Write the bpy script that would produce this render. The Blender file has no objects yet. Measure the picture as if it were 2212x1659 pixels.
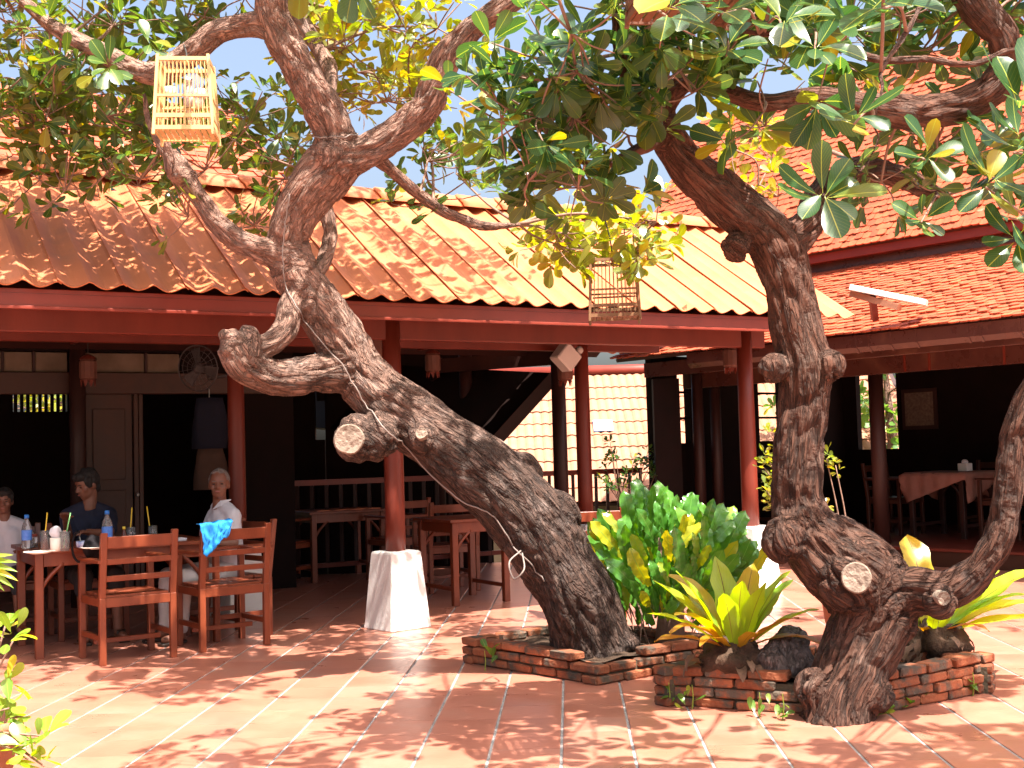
import bpy, bmesh, math, random
import numpy as np
from mathutils import Vector, Matrix, noise, kdtree
R = math.radians
rnd = random.Random(7)
scene = bpy.context.scene
C = scene.collection

# ------------------------------------------------------------------ camera
FPX, CX, CY = 2700.0, 1106.0, 829.5          # focal length / centre in a 2212 px wide picture
PITCH, ROLL, CAMH = R(3.13), R(1.64), 1.30
fwd = Vector((0, math.cos(PITCH), math.sin(PITCH)))
up0 = Vector((0, -math.sin(PITCH), math.cos(PITCH)))
rt0 = Vector((1, 0, 0))
rt = rt0 * math.cos(ROLL) - up0 * math.sin(ROLL)
up = up0 * math.cos(ROLL) + rt0 * math.sin(ROLL)
CAM = Vector((0, 0, CAMH))
cd = bpy.data.cameras.new('camera')
cam = bpy.data.objects.new('camera', cd)
C.objects.link(cam)
cam.matrix_world = Matrix(((rt.x, up.x, -fwd.x, CAM.x), (rt.y, up.y, -fwd.y, CAM.y), (rt.z, up.z, -fwd.z, CAM.z), (0, 0, 0, 1)))
cd.sensor_width = 36.0
cd.lens = FPX / 2212.0 * 36.0
cd.clip_end = 2000
cd.clip_start = 0.05
scene.camera = cam

# ------------------------------------------------------------------ light
SUN_EL = R(66)
SAZ = Vector((0.55, -0.835, 0)).normalized()
SUNV = Vector((SAZ.x * math.cos(SUN_EL), SAZ.y * math.cos(SUN_EL), math.sin(SUN_EL)))
w = bpy.data.worlds.new('World')
scene.world = w
w.use_nodes = True
nt = w.node_tree
sky = nt.nodes.new('ShaderNodeTexSky')
sky.sky_type = 'NISHITA'
sky.sun_disc = False
sky.sun_elevation = SUN_EL
sky.sun_rotation = math.atan2(SAZ.x, SAZ.y)
sky.dust_density = 8.0
bg = nt.nodes['Background']
bg.inputs['Strength'].default_value = 0.10
nt.links.new(sky.outputs[0], bg.inputs[0])
sl = bpy.data.lights.new('sun', 'SUN')
sl.energy = 5.0
sl.angle = R(0.53)
sl.color = (1.0, 0.93, 0.84)
so = bpy.data.objects.new('sun', sl)
C.objects.link(so)
so.location = (3, -5, 12)
so.rotation_euler = (-SUNV).to_track_quat('-Z', 'Y').to_euler()
vs = scene.view_settings
vs.view_transform = 'Standard'
vs.look = 'None'
vs.exposure = 1.92
vs.gamma = 1.0
vs.use_curve_mapping = False

# ------------------------------------------------------------------ helpers
def ray(px, py):
    return fwd * FPX + rt * (px - CX) - up * (py - CY)
def at(px, py, Y):
    d = ray(px, py)
    return CAM + d * (Y / d.y)
def onz(px, py, z=0.0):
    d = ray(px, py)
    return CAM + d * ((z - CAMH) / d.z)
def proj(p):
    q = Vector(p) - CAM
    d = q.dot(fwd)
    return (CX + FPX * q.dot(rt) / d, CY - FPX * q.dot(up) / d, d)
def V(*a):
    return Vector(a)

def wloc(o):
    p = Vector((0, 0, 0))
    while o is not None:
        p += Vector(o.location)
        o = o.parent
    return p

class MB:
    def __init__(s):
        s.v = []; s.f = []; s.uv = None
    def box(s, c, x, y, z):
        """box with centre c and half-axis vectors x,y,z"""
        c, x, y, z = Vector(c), Vector(x), Vector(y), Vector(z)
        n = len(s.v)
        for i in (-1, 1):
            for j in (-1, 1):
                for k in (-1, 1):
                    s.v.append(c + x * i + y * j + z * k)
        q = [(0, 1, 3, 2), (4, 6, 7, 5), (0, 4, 5, 1), (2, 3, 7, 6), (0, 2, 6, 4), (1, 5, 7, 3)]
        fl = x.cross(y).dot(z) < 0
        for a in q:
            a = tuple(n + i for i in a)
            s.f.append(a[::-1] if fl else a)
        return s
    def abox(s, x0, x1, y0, y1, z0, z1):
        return s.box(((x0 + x1) / 2, (y0 + y1) / 2, (z0 + z1) / 2), ((x1 - x0) / 2, 0, 0), (0, (y1 - y0) / 2, 0), (0, 0, (z1 - z0) / 2))
    def bar(s, p, q, w, h, upv=(0, 0, 1)):
        """rectangular bar from p to q, width w, height h"""
        p, q = Vector(p), Vector(q)
        d = q - p
        t = d.normalized()
        sd = t.cross(Vector(upv))
        if sd.length < 1e-4:
            sd = t.cross(Vector((1, 0, 0)))
        sd.normalize()
        u2 = sd.cross(t).normalized()
        return s.box((p + q) / 2, sd * w / 2, d / 2, u2 * h / 2)
    def tube(s, pts, rad, n=10, cap=True, wob=None):
        pts = [Vector(p) for p in pts]
        if not hasattr(rad, '__len__'):
            rad = [rad] * len(pts)
        base = len(s.v)
        t0 = (pts[1] - pts[0]).normalized()
        a = t0.orthogonal().normalized()
        for i, p in enumerate(pts):
            if i == 0: t = t0
            elif i == len(pts) - 1: t = (pts[i] - pts[i - 1]).normalized()
            else: t = (pts[i + 1] - pts[i - 1]).normalized()
            a = (a - t * a.dot(t))
            a = a.normalized() if a.length > 1e-6 else t.orthogonal().normalized()
            b = t.cross(a)
            for k in range(n):
                an = 2 * math.pi * k / n
                r = rad[i] * (wob(p, an) if wob else 1)
                s.v.append(p + a * (math.cos(an) * r) + b * (math.sin(an) * r))
        for i in range(len(pts) - 1):
            for k in range(n):
                k2 = (k + 1) % n
                s.f.append((base + i * n + k, base + i * n + k2, base + (i + 1) * n + k2, base + (i + 1) * n + k))
        if cap:
            s.f.append(tuple(base + k for k in reversed(range(n))))
            e = base + (len(pts) - 1) * n
            s.f.append(tuple(e + k for k in range(n)))
        return s
    def lathe(s, c, prof, n=16, cap=True, ax=(0, 0, 1)):
        ax = Vector(ax).normalized()
        a = ax.orthogonal().normalized() if abs(ax.z) < .99 else Vector((1, 0, 0))
        b = ax.cross(a)
        base = len(s.v)
        c = Vector(c)
        for (r, z) in prof:
            for k in range(n):
                an = 2 * math.pi * k / n
                s.v.append(c + ax * z + a * (r * math.cos(an)) + b * (r * math.sin(an)))
        for i in range(len(prof) - 1):
            for k in range(n):
                k2 = (k + 1) % n
                s.f.append((base + i * n + k, base + i * n + k2, base + (i + 1) * n + k2, base + (i + 1) * n + k))
        if cap:
            s.f.append(tuple(base + k for k in reversed(range(n))))
            e = base + (len(prof) - 1) * n
            s.f.append(tuple(e + k for k in range(n)))
        return s
    def ball(s, c, r, n=14, m=9, x=(1, 0, 0), y=(0, 1, 0), z=(0, 0, 1)):
        """ellipsoid, r = (rx, ry, rz) along x,y,z"""
        if not hasattr(r, '__len__'): r = (r, r, r)
        c = Vector(c); x = Vector(x) * r[0]; y = Vector(y) * r[1]; z = Vector(z) * r[2]
        base = len(s.v)
        s.v.append(c - z)
        for i in range(1, m):
            ph = -math.pi / 2 + math.pi * i / m
            for k in range(n):
                an = 2 * math.pi * k / n
                s.v.append(c + x * (math.cos(ph) * math.cos(an)) + y * (math.cos(ph) * math.sin(an)) + z * math.sin(ph))
        s.v.append(c + z)
        top = len(s.v) - 1
        for k in range(n):
            k2 = (k + 1) % n
            s.f.append((base, base + 1 + k2, base + 1 + k))
            for i in range(m - 2):
                s.f.append((base + 1 + i * n + k, base + 1 + i * n + k2, base + 1 + (i + 1) * n + k2, base + 1 + (i + 1) * n + k))
            s.f.append((top, base + 1 + (m - 2) * n + k, base + 1 + (m - 2) * n + k2))
        return s
    def cone(s, p, r0, q, r1, n=12):
        """capsule with tapered sides and round ends"""
        p, q = Vector(p), Vector(q)
        t = (q - p).normalized()
        pts = []; rad = []
        for i in range(5):
            a = math.pi / 2 * i / 4
            pts.append(p - t * (r0 * math.cos(a))); rad.append(max(1e-4, r0 * math.sin(a)))
        for i in range(5):
            a = math.pi / 2 * i / 4
            pts.append(q + t * (r1 * math.sin(a))); rad.append(max(1e-4, r1 * math.cos(a)))
        return s.tube(pts, rad, n)
    def poly(s, pts):
        n = len(s.v)
        s.v += [Vector(p) for p in pts]
        s.f.append(tuple(range(n, n + len(pts))))
        return s
    def slab(s, pts, th):
        """closed prism: outline pts (planar) extruded by vector th"""
        th = Vector(th)
        n = len(s.v); k = len(pts)
        s.v += [Vector(p) for p in pts] + [Vector(p) + th for p in pts]
        s.f.append(tuple(reversed(range(n, n + k))))
        s.f.append(tuple(range(n + k, n + 2 * k)))
        for i in range(k):
            j = (i + 1) % k
            s.f.append((n + i, n + j, n + k + j, n + k + i))
        return s
    def mesh(s, name, off=Vector((0, 0, 0)), smooth=False, mat=None):
        me = bpy.data.meshes.new(name)
        me.from_pydata([tuple(p - off) for p in s.v], [], s.f)
        if smooth:
            me.polygons.foreach_set('use_smooth', [True] * len(me.polygons))
        if mat: me.materials.append(mat)
        me.update()
        return me
    def build(s, name, mat, parent=None, smooth=False, local=False, bevel=0, fix=False):
        off = Vector((0, 0, 0)) if (local or parent is None) else wloc(parent)
        me = s.mesh(name, off, smooth, mat)
        if fix or bevel:
            bm = bmesh.new(); bm.from_mesh(me)
            bmesh.ops.recalc_face_normals(bm, faces=bm.faces)
            if bevel:
                bmesh.ops.bevel(bm, geom=list(bm.edges), offset=bevel, segments=1, affect='EDGES')
            bm.to_mesh(me); bm.free()
        o = bpy.data.objects.new(name, me)
        C.objects.link(o)
        o.parent = parent
        return o

def tag(o, label=None, cat=None, group=None, kind=None):
    if label: o['label'] = label
    if cat: o['category'] = cat
    if group: o['group'] = group
    if kind: o['kind'] = kind
    return o
def empty(name, loc, label=None, cat=None, group=None, rz=0.0):
    o = bpy.data.objects.new(name, None)
    o.empty_display_size = 0.1
    C.objects.link(o)
    o.location = loc
    o.rotation_euler = (0, 0, rz)
    return tag(o, label, cat, group)
def inst(name, me, parent, M):
    o = bpy.data.objects.new(name, me)
    C.objects.link(o)
    o.parent = parent
    o.matrix_local = Matrix.Translation(-wloc(parent)) @ M if parent else M
    return o
def copy_tree(o, parent=None):
    c = o.copy(); C.objects.link(c); c.parent = parent
    for ch in list(o.children):
        copy_tree(ch, c)
    return c
def remeshed(mb, voxel, smooth=4, factor=0.5):
    """fuse overlapping closed shapes into one continuous surface; returns a mesh in world coordinates"""
    me = mb.mesh('tmp')
    o = bpy.data.objects.new('tmp', me); C.objects.link(o)
    m = o.modifiers.new('r', 'REMESH'); m.mode = 'VOXEL'; m.voxel_size = voxel; m.use_smooth_shade = True
    if smooth:
        k = o.modifiers.new('s', 'SMOOTH'); k.iterations = smooth; k.factor = factor
    dg = bpy.context.evaluated_depsgraph_get()
    res = bpy.data.meshes.new_from_object(o.evaluated_get(dg))
    bpy.data.objects.remove(o); bpy.data.meshes.remove(me)
    return res
def place_mesh(name, me, mat, parent, smooth=True):
    """link a world-coordinate mesh under parent"""
    me.transform(Matrix.Translation(-wloc(parent)) if parent else Matrix.Identity(4))
    me.materials.clear(); me.materials.append(mat)
    if smooth: me.polygons.foreach_set('use_smooth', [True] * len(me.polygons))
    me.name = name
    o = bpy.data.objects.new(name, me); C.objects.link(o); o.parent = parent
    return o
def spline(pts, n=8):
    """Catmull-Rom through tuples"""
    P = [np.array(p, float) for p in pts]
    P = [2 * P[0] - P[1]] + P + [2 * P[-1] - P[-2]]
    out = []
    for i in range(1, len(P) - 2):
        for k in range(n):
            t = k / n
            out.append(.5 * ((2 * P[i]) + (-P[i - 1] + P[i + 1]) * t + (2 * P[i - 1] - 5 * P[i] + 4 * P[i + 1] - P[i + 2]) * t * t + (-P[i - 1] + 3 * P[i] - 3 * P[i + 1] + P[i + 2]) * t ** 3))
    out.append(P[-2])
    return out

# ------------------------------------------------------------------ materials
def mat(name, c1, c2=None, scale=6.0, rough=.6, bump=0.0, bscale=40.0, spec=.5, coord='Object', detail=5, objrand=0.0,
        c3=None, s3=1.5, t3=.55, metallic=0.0, stretch=None, coat=0.0, c3w=.12):
    m = bpy.data.materials.new(name); m.use_nodes = True
    n = m.node_tree.nodes; L = m.node_tree.links
    bs = n['Principled BSDF']
    bs.inputs['Roughness'].default_value = rough
    bs.inputs['Metallic'].default_value = metallic
    bs.inputs['Specular IOR Level'].default_value = spec
    if coat:
        bs.inputs['Coat Weight'].default_value = coat; bs.inputs['Coat Roughness'].default_value = .15
    tc = n.new('ShaderNodeTexCoord')
    src = tc.outputs[coord]
    if coord == 'Attr':
        pass
    mp = n.new('ShaderNodeMapping'); L.new(src, mp.inputs[0])
    if stretch: mp.inputs['Scale'].default_value = stretch
    if objrand:
        oi = n.new('ShaderNodeObjectInfo')
        mu = n.new('ShaderNodeVectorMath'); mu.operation = 'SCALE'; mu.inputs['Scale'].default_value = 37.0
        cb = n.new('ShaderNodeCombineXYZ')
        for i in range(3): L.new(oi.outputs['Random'], cb.inputs[i])
        L.new(cb.outputs[0], mu.inputs[0]); L.new(mu.outputs[0], mp.inputs['Location'])
    col = None
    def rgb(c):
        return (c[0], c[1], c[2], 1)
    if c2 is None: c2 = tuple(x * .8 for x in c1)
    nz = n.new('ShaderNodeTexNoise'); nz.inputs['Scale'].default_value = scale; nz.inputs['Detail'].default_value = detail
    nz.inputs['Roughness'].default_value = .62
    L.new(mp.outputs[0], nz.inputs['Vector'])
    rp = n.new('ShaderNodeValToRGB'); rp.color_ramp.elements[0].position = .33; rp.color_ramp.elements[1].position = .67
    rp.color_ramp.elements[0].color = rgb(c2); rp.color_ramp.elements[1].color = rgb(c1)
    L.new(nz.outputs[0], rp.inputs[0])
    col = rp.outputs[0]
    if c3 is not None:
        n3 = n.new('ShaderNodeTexNoise'); n3.inputs['Scale'].default_value = s3; n3.inputs['Detail'].default_value = 6
        n3.inputs['Roughness'].default_value = .65
        L.new(mp.outputs[0], n3.inputs['Vector'])
        r3 = n.new('ShaderNodeValToRGB'); r3.color_ramp.elements[0].position = t3; r3.color_ramp.elements[1].position = t3 + c3w
        L.new(n3.outputs[0], r3.inputs[0])
        mx = n.new('ShaderNodeMixRGB'); L.new(r3.outputs[0], mx.inputs[0]); L.new(col, mx.inputs[1]); mx.inputs[2].default_value = rgb(c3)
        col = mx.outputs[0]
    if objrand:
        hs = n.new('ShaderNodeHueSaturation')
        mr = n.new('ShaderNodeMapRange'); mr.inputs['To Min'].default_value = 1 - objrand; mr.inputs['To Max'].default_value = 1 + objrand
        L.new(oi.outputs['Random'], mr.inputs['Value']); L.new(mr.outputs[0], hs.inputs['Value'])
        L.new(col, hs.inputs['Color']); col = hs.outputs[0]
    L.new(col, bs.inputs['Base Color'])
    if bump:
        nb = n.new('ShaderNodeTexNoise'); nb.inputs['Scale'].default_value = bscale; nb.inputs['Detail'].default_value = 4
        L.new(mp.outputs[0], nb.inputs['Vector'])
        bp = n.new('ShaderNodeBump'); bp.inputs['Strength'].default_value = bump; bp.inputs['Distance'].default_value = .02
        L.new(nb.outputs[0], bp.inputs['Height']); L.new(bp.outputs[0], bs.inputs['Normal'])
    rr = n.new('ShaderNodeMapRange'); rr.inputs['To Min'].default_value = max(.02, rough - .1); rr.inputs['To Max'].default_value = min(1, rough + .12)
    L.new(nz.outputs[0], rr.inputs['Value']); L.new(rr.outputs[0], bs.inputs['Roughness'])
    return m

def leaf_mat(name, dark, light, yellow, under, ycut=.9, rough=.32, veins=True, trans=.32, vein_col=(.25, .33, .06), spec=.5):
    m = bpy.data.materials.new(name); m.use_nodes = True
    n = m.node_tree.nodes; L = m.node_tree.links
    bs = n['Principled BSDF']; out = n['Material Output']
    bs.inputs['Roughness'].default_value = rough
    bs.inputs['Specular IOR Level'].default_value = spec
    geo = n.new('ShaderNodeNewGeometry'); oi = n.new('ShaderNodeObjectInfo')
    ad = n.new('ShaderNodeMath'); ad.operation = 'ADD'; L.new(geo.outputs['Random Per Island'], ad.inputs[0]); L.new(oi.outputs['Random'], ad.inputs[1])
    fr = n.new('ShaderNodeMath'); fr.operation = 'FRACT'; L.new(ad.outputs[0], fr.inputs[0])
    rp = n.new('ShaderNodeValToRGB')
    e = rp.color_ramp.elements
    e[0].position = 0; e[0].color = (*dark, 1)
    e[1].position = ycut - .08; e[1].color = (*light, 1)
    k = e.new(ycut + .02); k.color = (*yellow, 1)
    L.new(fr.outputs[0], rp.inputs[0])
    col = rp.outputs[0]
    uv = n.new('ShaderNodeUVMap'); uv.uv_map = 'UVMap'
    if veins:
        sx = n.new('ShaderNodeSeparateXYZ'); L.new(uv.outputs[0], sx.inputs[0])
        ab = n.new('ShaderNodeMath'); ab.operation = 'ABSOLUTE'; L.new(sx.outputs[0], ab.inputs[0])
        mid = n.new('ShaderNodeMath'); mid.operation = 'LESS_THAN'; L.new(ab.outputs[0], mid.inputs[0]); mid.inputs[1].default_value = .035
        m1 = n.new('ShaderNodeMath'); m1.operation = 'MULTIPLY'; L.new(ab.outputs[0], m1.inputs[0]); m1.inputs[1].default_value = -.35
        m2 = n.new('ShaderNodeMath'); m2.operation = 'ADD'; L.new(sx.outputs[1], m2.inputs[0]); L.new(m1.outputs[0], m2.inputs[1])
        m3 = n.new('ShaderNodeMath'); m3.operation = 'MULTIPLY'; L.new(m2.outputs[0], m3.inputs[0]); m3.inputs[1].default_value = 11
        m4 = n.new('ShaderNodeMath'); m4.operation = 'FRACT'; L.new(m3.outputs[0], m4.inputs[0])
        m5 = n.new('ShaderNodeMath'); m5.operation = 'LESS_THAN'; L.new(m4.outputs[0], m5.inputs[0]); m5.inputs[1].default_value = .10
        m6 = n.new('ShaderNodeMath'); m6.operation = 'MULTIPLY'; L.new(m5.outputs[0], m6.inputs[0]); m6.inputs[1].default_value = .2
        m7 = n.new('ShaderNodeMath'); m7.operation = 'MAXIMUM'; L.new(m6.outputs[0], m7.inputs[0]); L.new(mid.outputs[0], m7.inputs[1])
        mx = n.new('ShaderNodeMixRGB'); L.new(m7.outputs[0], mx.inputs[0]); L.new(col, mx.inputs[1]); mx.inputs[2].default_value = (*vein_col, 1)
        col = mx.outputs[0]
    # paler, duller underside
    mu = n.new('ShaderNodeMixRGB'); L.new(geo.outputs['Backfacing'], mu.inputs[0]); L.new(col, mu.inputs[1]); mu.inputs[2].default_value = (*under, 1)
    L.new(mu.outputs[0], bs.inputs['Base Color'])
    tr = n.new('ShaderNodeBsdfTranslucent')
    tm = n.new('ShaderNodeMixRGB'); tm.blend_type = 'MULTIPLY'; tm.inputs[0].default_value = 0
    hs = n.new('ShaderNodeHueSaturation'); hs.inputs['Value'].default_value = 2.5; hs.inputs['Saturation'].default_value = 1.15; hs.inputs['Hue'].default_value = .47
    L.new(col, hs.inputs['Color']); L.new(hs.outputs[0], tr.inputs[0])
    mix = n.new('ShaderNodeMixShader'); mix.inputs[0].default_value = trans
    L.new(bs.outputs[0], mix.inputs[1]); L.new(tr.outputs[0], mix.inputs[2])
    L.new(mix.outputs[0], out.inputs[0])
    return m

def bark_mat(name, c1, c2, c3, hi=None, zlo=1.6, zhi=3.0, crack=18, zs=.26):
    """furrowed bark in the 'bark' coordinates (round the limb, along the limb); hi = colour of the younger bark high up"""
    m = bpy.data.materials.new(name); m.use_nodes = True
    n = m.node_tree.nodes; L = m.node_tree.links
    bs = n['Principled BSDF']; bs.inputs['Specular IOR Level'].default_value = .3
    at_ = n.new('ShaderNodeAttribute'); at_.attribute_name = 'bark'
    mp = n.new('ShaderNodeMapping'); mp.inputs['Scale'].default_value = (1, 1, zs); L.new(at_.outputs['Vector'], mp.inputs[0])
    dn = n.new('ShaderNodeTexNoise'); dn.inputs['Scale'].default_value = 9; dn.inputs['Detail'].default_value = 4; L.new(mp.outputs[0], dn.inputs['Vector'])
    dv = n.new('ShaderNodeVectorMath'); dv.operation = 'MULTIPLY_ADD'; L.new(dn.outputs['Color'], dv.inputs[0]); dv.inputs[1].default_value = (.11, .11, .11); L.new(mp.outputs[0], dv.inputs[2])
    vo = n.new('ShaderNodeTexVoronoi'); vo.feature = 'DISTANCE_TO_EDGE'; vo.inputs['Scale'].default_value = crack; L.new(dv.outputs[0], vo.inputs['Vector'])
    vo2 = n.new('ShaderNodeTexVoronoi'); vo2.feature = 'DISTANCE_TO_EDGE'; vo2.inputs['Scale'].default_value = crack * 2.3; L.new(dv.outputs[0], vo2.inputs['Vector'])
    k1 = n.new('ShaderNodeMapRange'); k1.inputs['From Min'].default_value = .02; k1.inputs['From Max'].default_value = .15; k1.inputs['To Min'].default_value = 1; k1.inputs['To Max'].default_value = 0; L.new(vo.outputs['Distance'], k1.inputs['Value'])
    k2 = n.new('ShaderNodeMapRange'); k2.inputs['From Min'].default_value = .01; k2.inputs['From Max'].default_value = .14; k2.inputs['To Min'].default_value = .6; k2.inputs['To Max'].default_value = 0; L.new(vo2.outputs['Distance'], k2.inputs['Value'])
    cm_ = n.new('ShaderNodeMath'); cm_.operation = 'MAXIMUM'; L.new(k1.outputs[0], cm_.inputs[0]); L.new(k2.outputs[0], cm_.inputs[1])
    un_ = n.new('ShaderNodeTexNoise'); un_.inputs['Scale'].default_value = 14; un_.inputs['Detail'].default_value = 3; L.new(at_.outputs['Vector'], un_.inputs['Vector'])
    um = n.new('ShaderNodeMapRange'); um.inputs['From Min'].default_value = .32; um.inputs['From Max'].default_value = .6; um.inputs['To Min'].default_value = .25; L.new(un_.outputs[0], um.inputs['Value'])
    ck = n.new('ShaderNodeMath'); ck.operation = 'MULTIPLY'; L.new(cm_.outputs[0], ck.inputs[0]); L.new(um.outputs[0], ck.inputs[1])
    n1 = n.new('ShaderNodeTexNoise'); n1.inputs['Scale'].default_value = 60; n1.inputs['Detail'].default_value = 6; n1.inputs['Roughness'].default_value = .75
    L.new(mp.outputs[0], n1.inputs['Vector'])
    tc = n.new('ShaderNodeTexCoord')
    n2 = n.new('ShaderNodeTexNoise'); n2.inputs['Scale'].default_value = 5.5; n2.inputs['Detail'].default_value = 9; n2.inputs['Roughness'].default_value = .75
    L.new(tc.outputs['Object'], n2.inputs['Vector'])
    r1 = n.new('ShaderNodeValToRGB'); r1.color_ramp.elements[0].position = .3; r1.color_ramp.elements[1].position = .7
    r1.color_ramp.elements[0].color = (*[x * .55 for x in c1], 1); r1.color_ramp.elements[1].color = (*c1, 1)
    L.new(n1.outputs[0], r1.inputs[0])
    base = r1.outputs[0]
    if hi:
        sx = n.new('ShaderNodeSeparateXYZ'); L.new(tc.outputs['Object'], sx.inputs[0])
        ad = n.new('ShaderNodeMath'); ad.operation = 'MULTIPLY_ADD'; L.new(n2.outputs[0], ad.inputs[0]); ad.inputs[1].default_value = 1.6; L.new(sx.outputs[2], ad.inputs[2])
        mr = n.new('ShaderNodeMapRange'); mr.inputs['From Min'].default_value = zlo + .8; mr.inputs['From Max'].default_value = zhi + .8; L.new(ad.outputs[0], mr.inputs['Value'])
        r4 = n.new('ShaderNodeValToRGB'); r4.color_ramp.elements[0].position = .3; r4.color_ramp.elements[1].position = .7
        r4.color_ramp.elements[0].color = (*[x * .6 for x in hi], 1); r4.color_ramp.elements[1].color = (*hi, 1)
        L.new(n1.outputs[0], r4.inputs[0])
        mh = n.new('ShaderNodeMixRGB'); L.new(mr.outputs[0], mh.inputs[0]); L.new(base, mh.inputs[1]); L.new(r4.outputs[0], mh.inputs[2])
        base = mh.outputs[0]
    r2 = n.new('ShaderNodeValToRGB'); r2.color_ramp.elements[0].position = .53; r2.color_ramp.elements[1].position = .66
    L.new(n2.outputs[0], r2.inputs[0])
    sc = n.new('ShaderNodeMath'); sc.operation = 'MULTIPLY'; L.new(r2.outputs[0], sc.inputs[0]); sc.inputs[1].default_value = .75
    mx = n.new('ShaderNodeMixRGB'); L.new(sc.outputs[0], mx.inputs[0]); L.new(base, mx.inputs[1]); mx.inputs[2].default_value = (*c3, 1)
    mc = n.new('ShaderNodeMixRGB'); cs = n.new('ShaderNodeMath'); cs.operation = 'MULTIPLY'; L.new(ck.outputs[0], cs.inputs[0]); cs.inputs[1].default_value = .8
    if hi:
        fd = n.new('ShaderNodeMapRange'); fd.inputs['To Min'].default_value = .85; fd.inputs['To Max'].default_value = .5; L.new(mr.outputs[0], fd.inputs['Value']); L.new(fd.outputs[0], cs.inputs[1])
    L.new(cs.outputs[0], mc.inputs[0]); L.new(mx.outputs[0], mc.inputs[1]); mc.inputs[2].default_value = (*c2, 1)
    L.new(mc.outputs[0], bs.inputs['Base Color'])
    bs.inputs['Roughness'].default_value = .8
    inv = n.new('ShaderNodeMath'); inv.operation = 'SUBTRACT'; inv.inputs[0].default_value = 1; L.new(ck.outputs[0], inv.inputs[1])
    b1 = n.new('ShaderNodeBump'); b1.inputs['Strength'].default_value = 1.0; b1.inputs['Distance'].default_value = .035
    L.new(inv.outputs[0], b1.inputs['Height'])
    b2 = n.new('ShaderNodeBump'); b2.inputs['Strength'].default_value = .8; b2.inputs['Distance'].default_value = .015
    L.new(n1.outputs[0], b2.inputs['Height']); L.new(b1.outputs[0], b2.inputs['Normal'])
    L.new(b2.outputs[0], bs.inputs['Normal'])
    return m

M = {}
M['tile'] = mat('terracotta floor tile', (.42, .165, .11), (.36, .13, .085), 3.0, .30, .05, 30, .5, objrand=.10, c3=(.38, .17, .12), s3=1.2, t3=.52)
M['grout'] = mat('cement grout', (.34, .32, .31), (.20, .19, .18), 9, .9, .4, 60)
M['roofsheet'] = mat('painted cement roof sheet', (.52, .165, .068), (.44, .125, .047), 2.2, .62, .06, 30, .3, objrand=.07, c3=(.42, .145, .07), s3=2.6, t3=.55)
M['clay'] = mat('red clay roof tile', (.44, .090, .034), (.28, .052, .021), 5, .6, .2, 50, .35, objrand=.22, c3=(.46, .22, .15), s3=4, t3=.64)
M['claystuff'] = mat('red clay roof tile field', (.44, .092, .036), (.26, .05, .021), 7, .6, .2, 50, .35, c3=(.48, .24, .17), s3=6, t3=.63)
M['paleclay'] = mat('pale orange roof tile', (.36, .165, .10), (.30, .13, .075), 3, .65, .1, 40, .3, objrand=.08)
M['redwood'] = mat('red stained wood', (.17, .027, .014), (.125, .019, .010), 5, .42, .06, 60, .4, stretch=(1, 1, .25))
M['darkwood'] = mat('dark brown wood', (.045, .014, .010), (.028, .009, .007), 5, .5, .08, 50, .4, stretch=(1, 1, .25))
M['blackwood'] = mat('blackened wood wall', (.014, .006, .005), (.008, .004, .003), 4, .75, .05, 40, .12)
M['chairwood'] = mat('varnished chair wood', (.22, .048, .018), (.145, .029, .011), 7, .33, .05, 70, .5, stretch=(1, 1, .3))
M['doorwood'] = mat('brown door wood', (.060, .018, .007), (.042, .012, .005), 6, .45, .05, 60)
M['white'] = mat('white painted masonry', (.74, .71, .68), (.66, .62, .58), 4, .7, .15, 35, .3, c3=(.52, .46, .41), s3=2.5, t3=.66)
M['brick'] = mat('old clay brick', (.30, .100, .045), (.18, .055, .027), 8, .85, .5, 45, .25, objrand=.22, c3=(.085, .065, .048), s3=7.0, t3=.47)
M['mortar'] = mat('dark mossy mortar', (.10, .075, .05), (.05, .045, .03), 9, .95, .5, 40, .2)
M['soil'] = mat('dark leaf litter soil', (.085, .050, .032), (.03, .02, .014), 14, .95, .8, 50, .2)
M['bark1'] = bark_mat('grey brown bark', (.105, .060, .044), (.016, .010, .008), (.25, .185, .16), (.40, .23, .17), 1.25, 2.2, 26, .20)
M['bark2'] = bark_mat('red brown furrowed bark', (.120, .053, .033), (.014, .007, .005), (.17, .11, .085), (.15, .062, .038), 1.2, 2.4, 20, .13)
M['barkpale'] = bark_mat('smooth grey bark', (.22, .17, .15), (.06, .045, .04), (.36, .30, .27))
M['cutwood'] = mat('weathered cut wood', (.27, .21, .165), (.17, .125, .095), 14, .85, .5, 50, .2, c3=(.085, .05, .035), s3=11, t3=.57)
M['leaf1'] = leaf_mat('small broad leaf', (.022, .068, .014), (.060, .125, .020), (.24, .22, .02), (.075, .105, .028), .93)
M['leaf2'] = leaf_mat('large glossy leaf', (.014, .055, .017), (.036, .098, .024), (.26, .24, .02), (.055, .092, .018), .965, rough=.3, trans=.38)
M['leafyellow'] = leaf_mat('yellow green leaf', (.085, .145, .018), (.17, .20, .02), (.30, .26, .02), (.16, .16, .03), .8, trans=.4)
M['fern'] = leaf_mat('nest fern frond', (.17, .32, .028), (.30, .42, .04), (.40, .34, .03), (.22, .26, .03), .85, rough=.32, trans=.42, vein_col=(.12, .08, .02))
M['fernbrown'] = leaf_mat('browning fern frond', (.30, .17, .02), (.34, .24, .02), (.22, .08, .02), (.30, .17, .03), .8, trans=.4, vein_col=(.10, .04, .01))
M['crest'] = leaf_mat('crested ruffled leaf', (.035, .14, .018), (.085, .24, .028), (.36, .36, .02), (.08, .17, .03), .88, rough=.22, trans=.25, vein_col=(.12, .28, .05), spec=.7)
M['weed'] = leaf_mat('weed leaf', (.05, .14, .02), (.09, .2, .03), (.2, .25, .03), (.08, .15, .03), .9)
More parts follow.
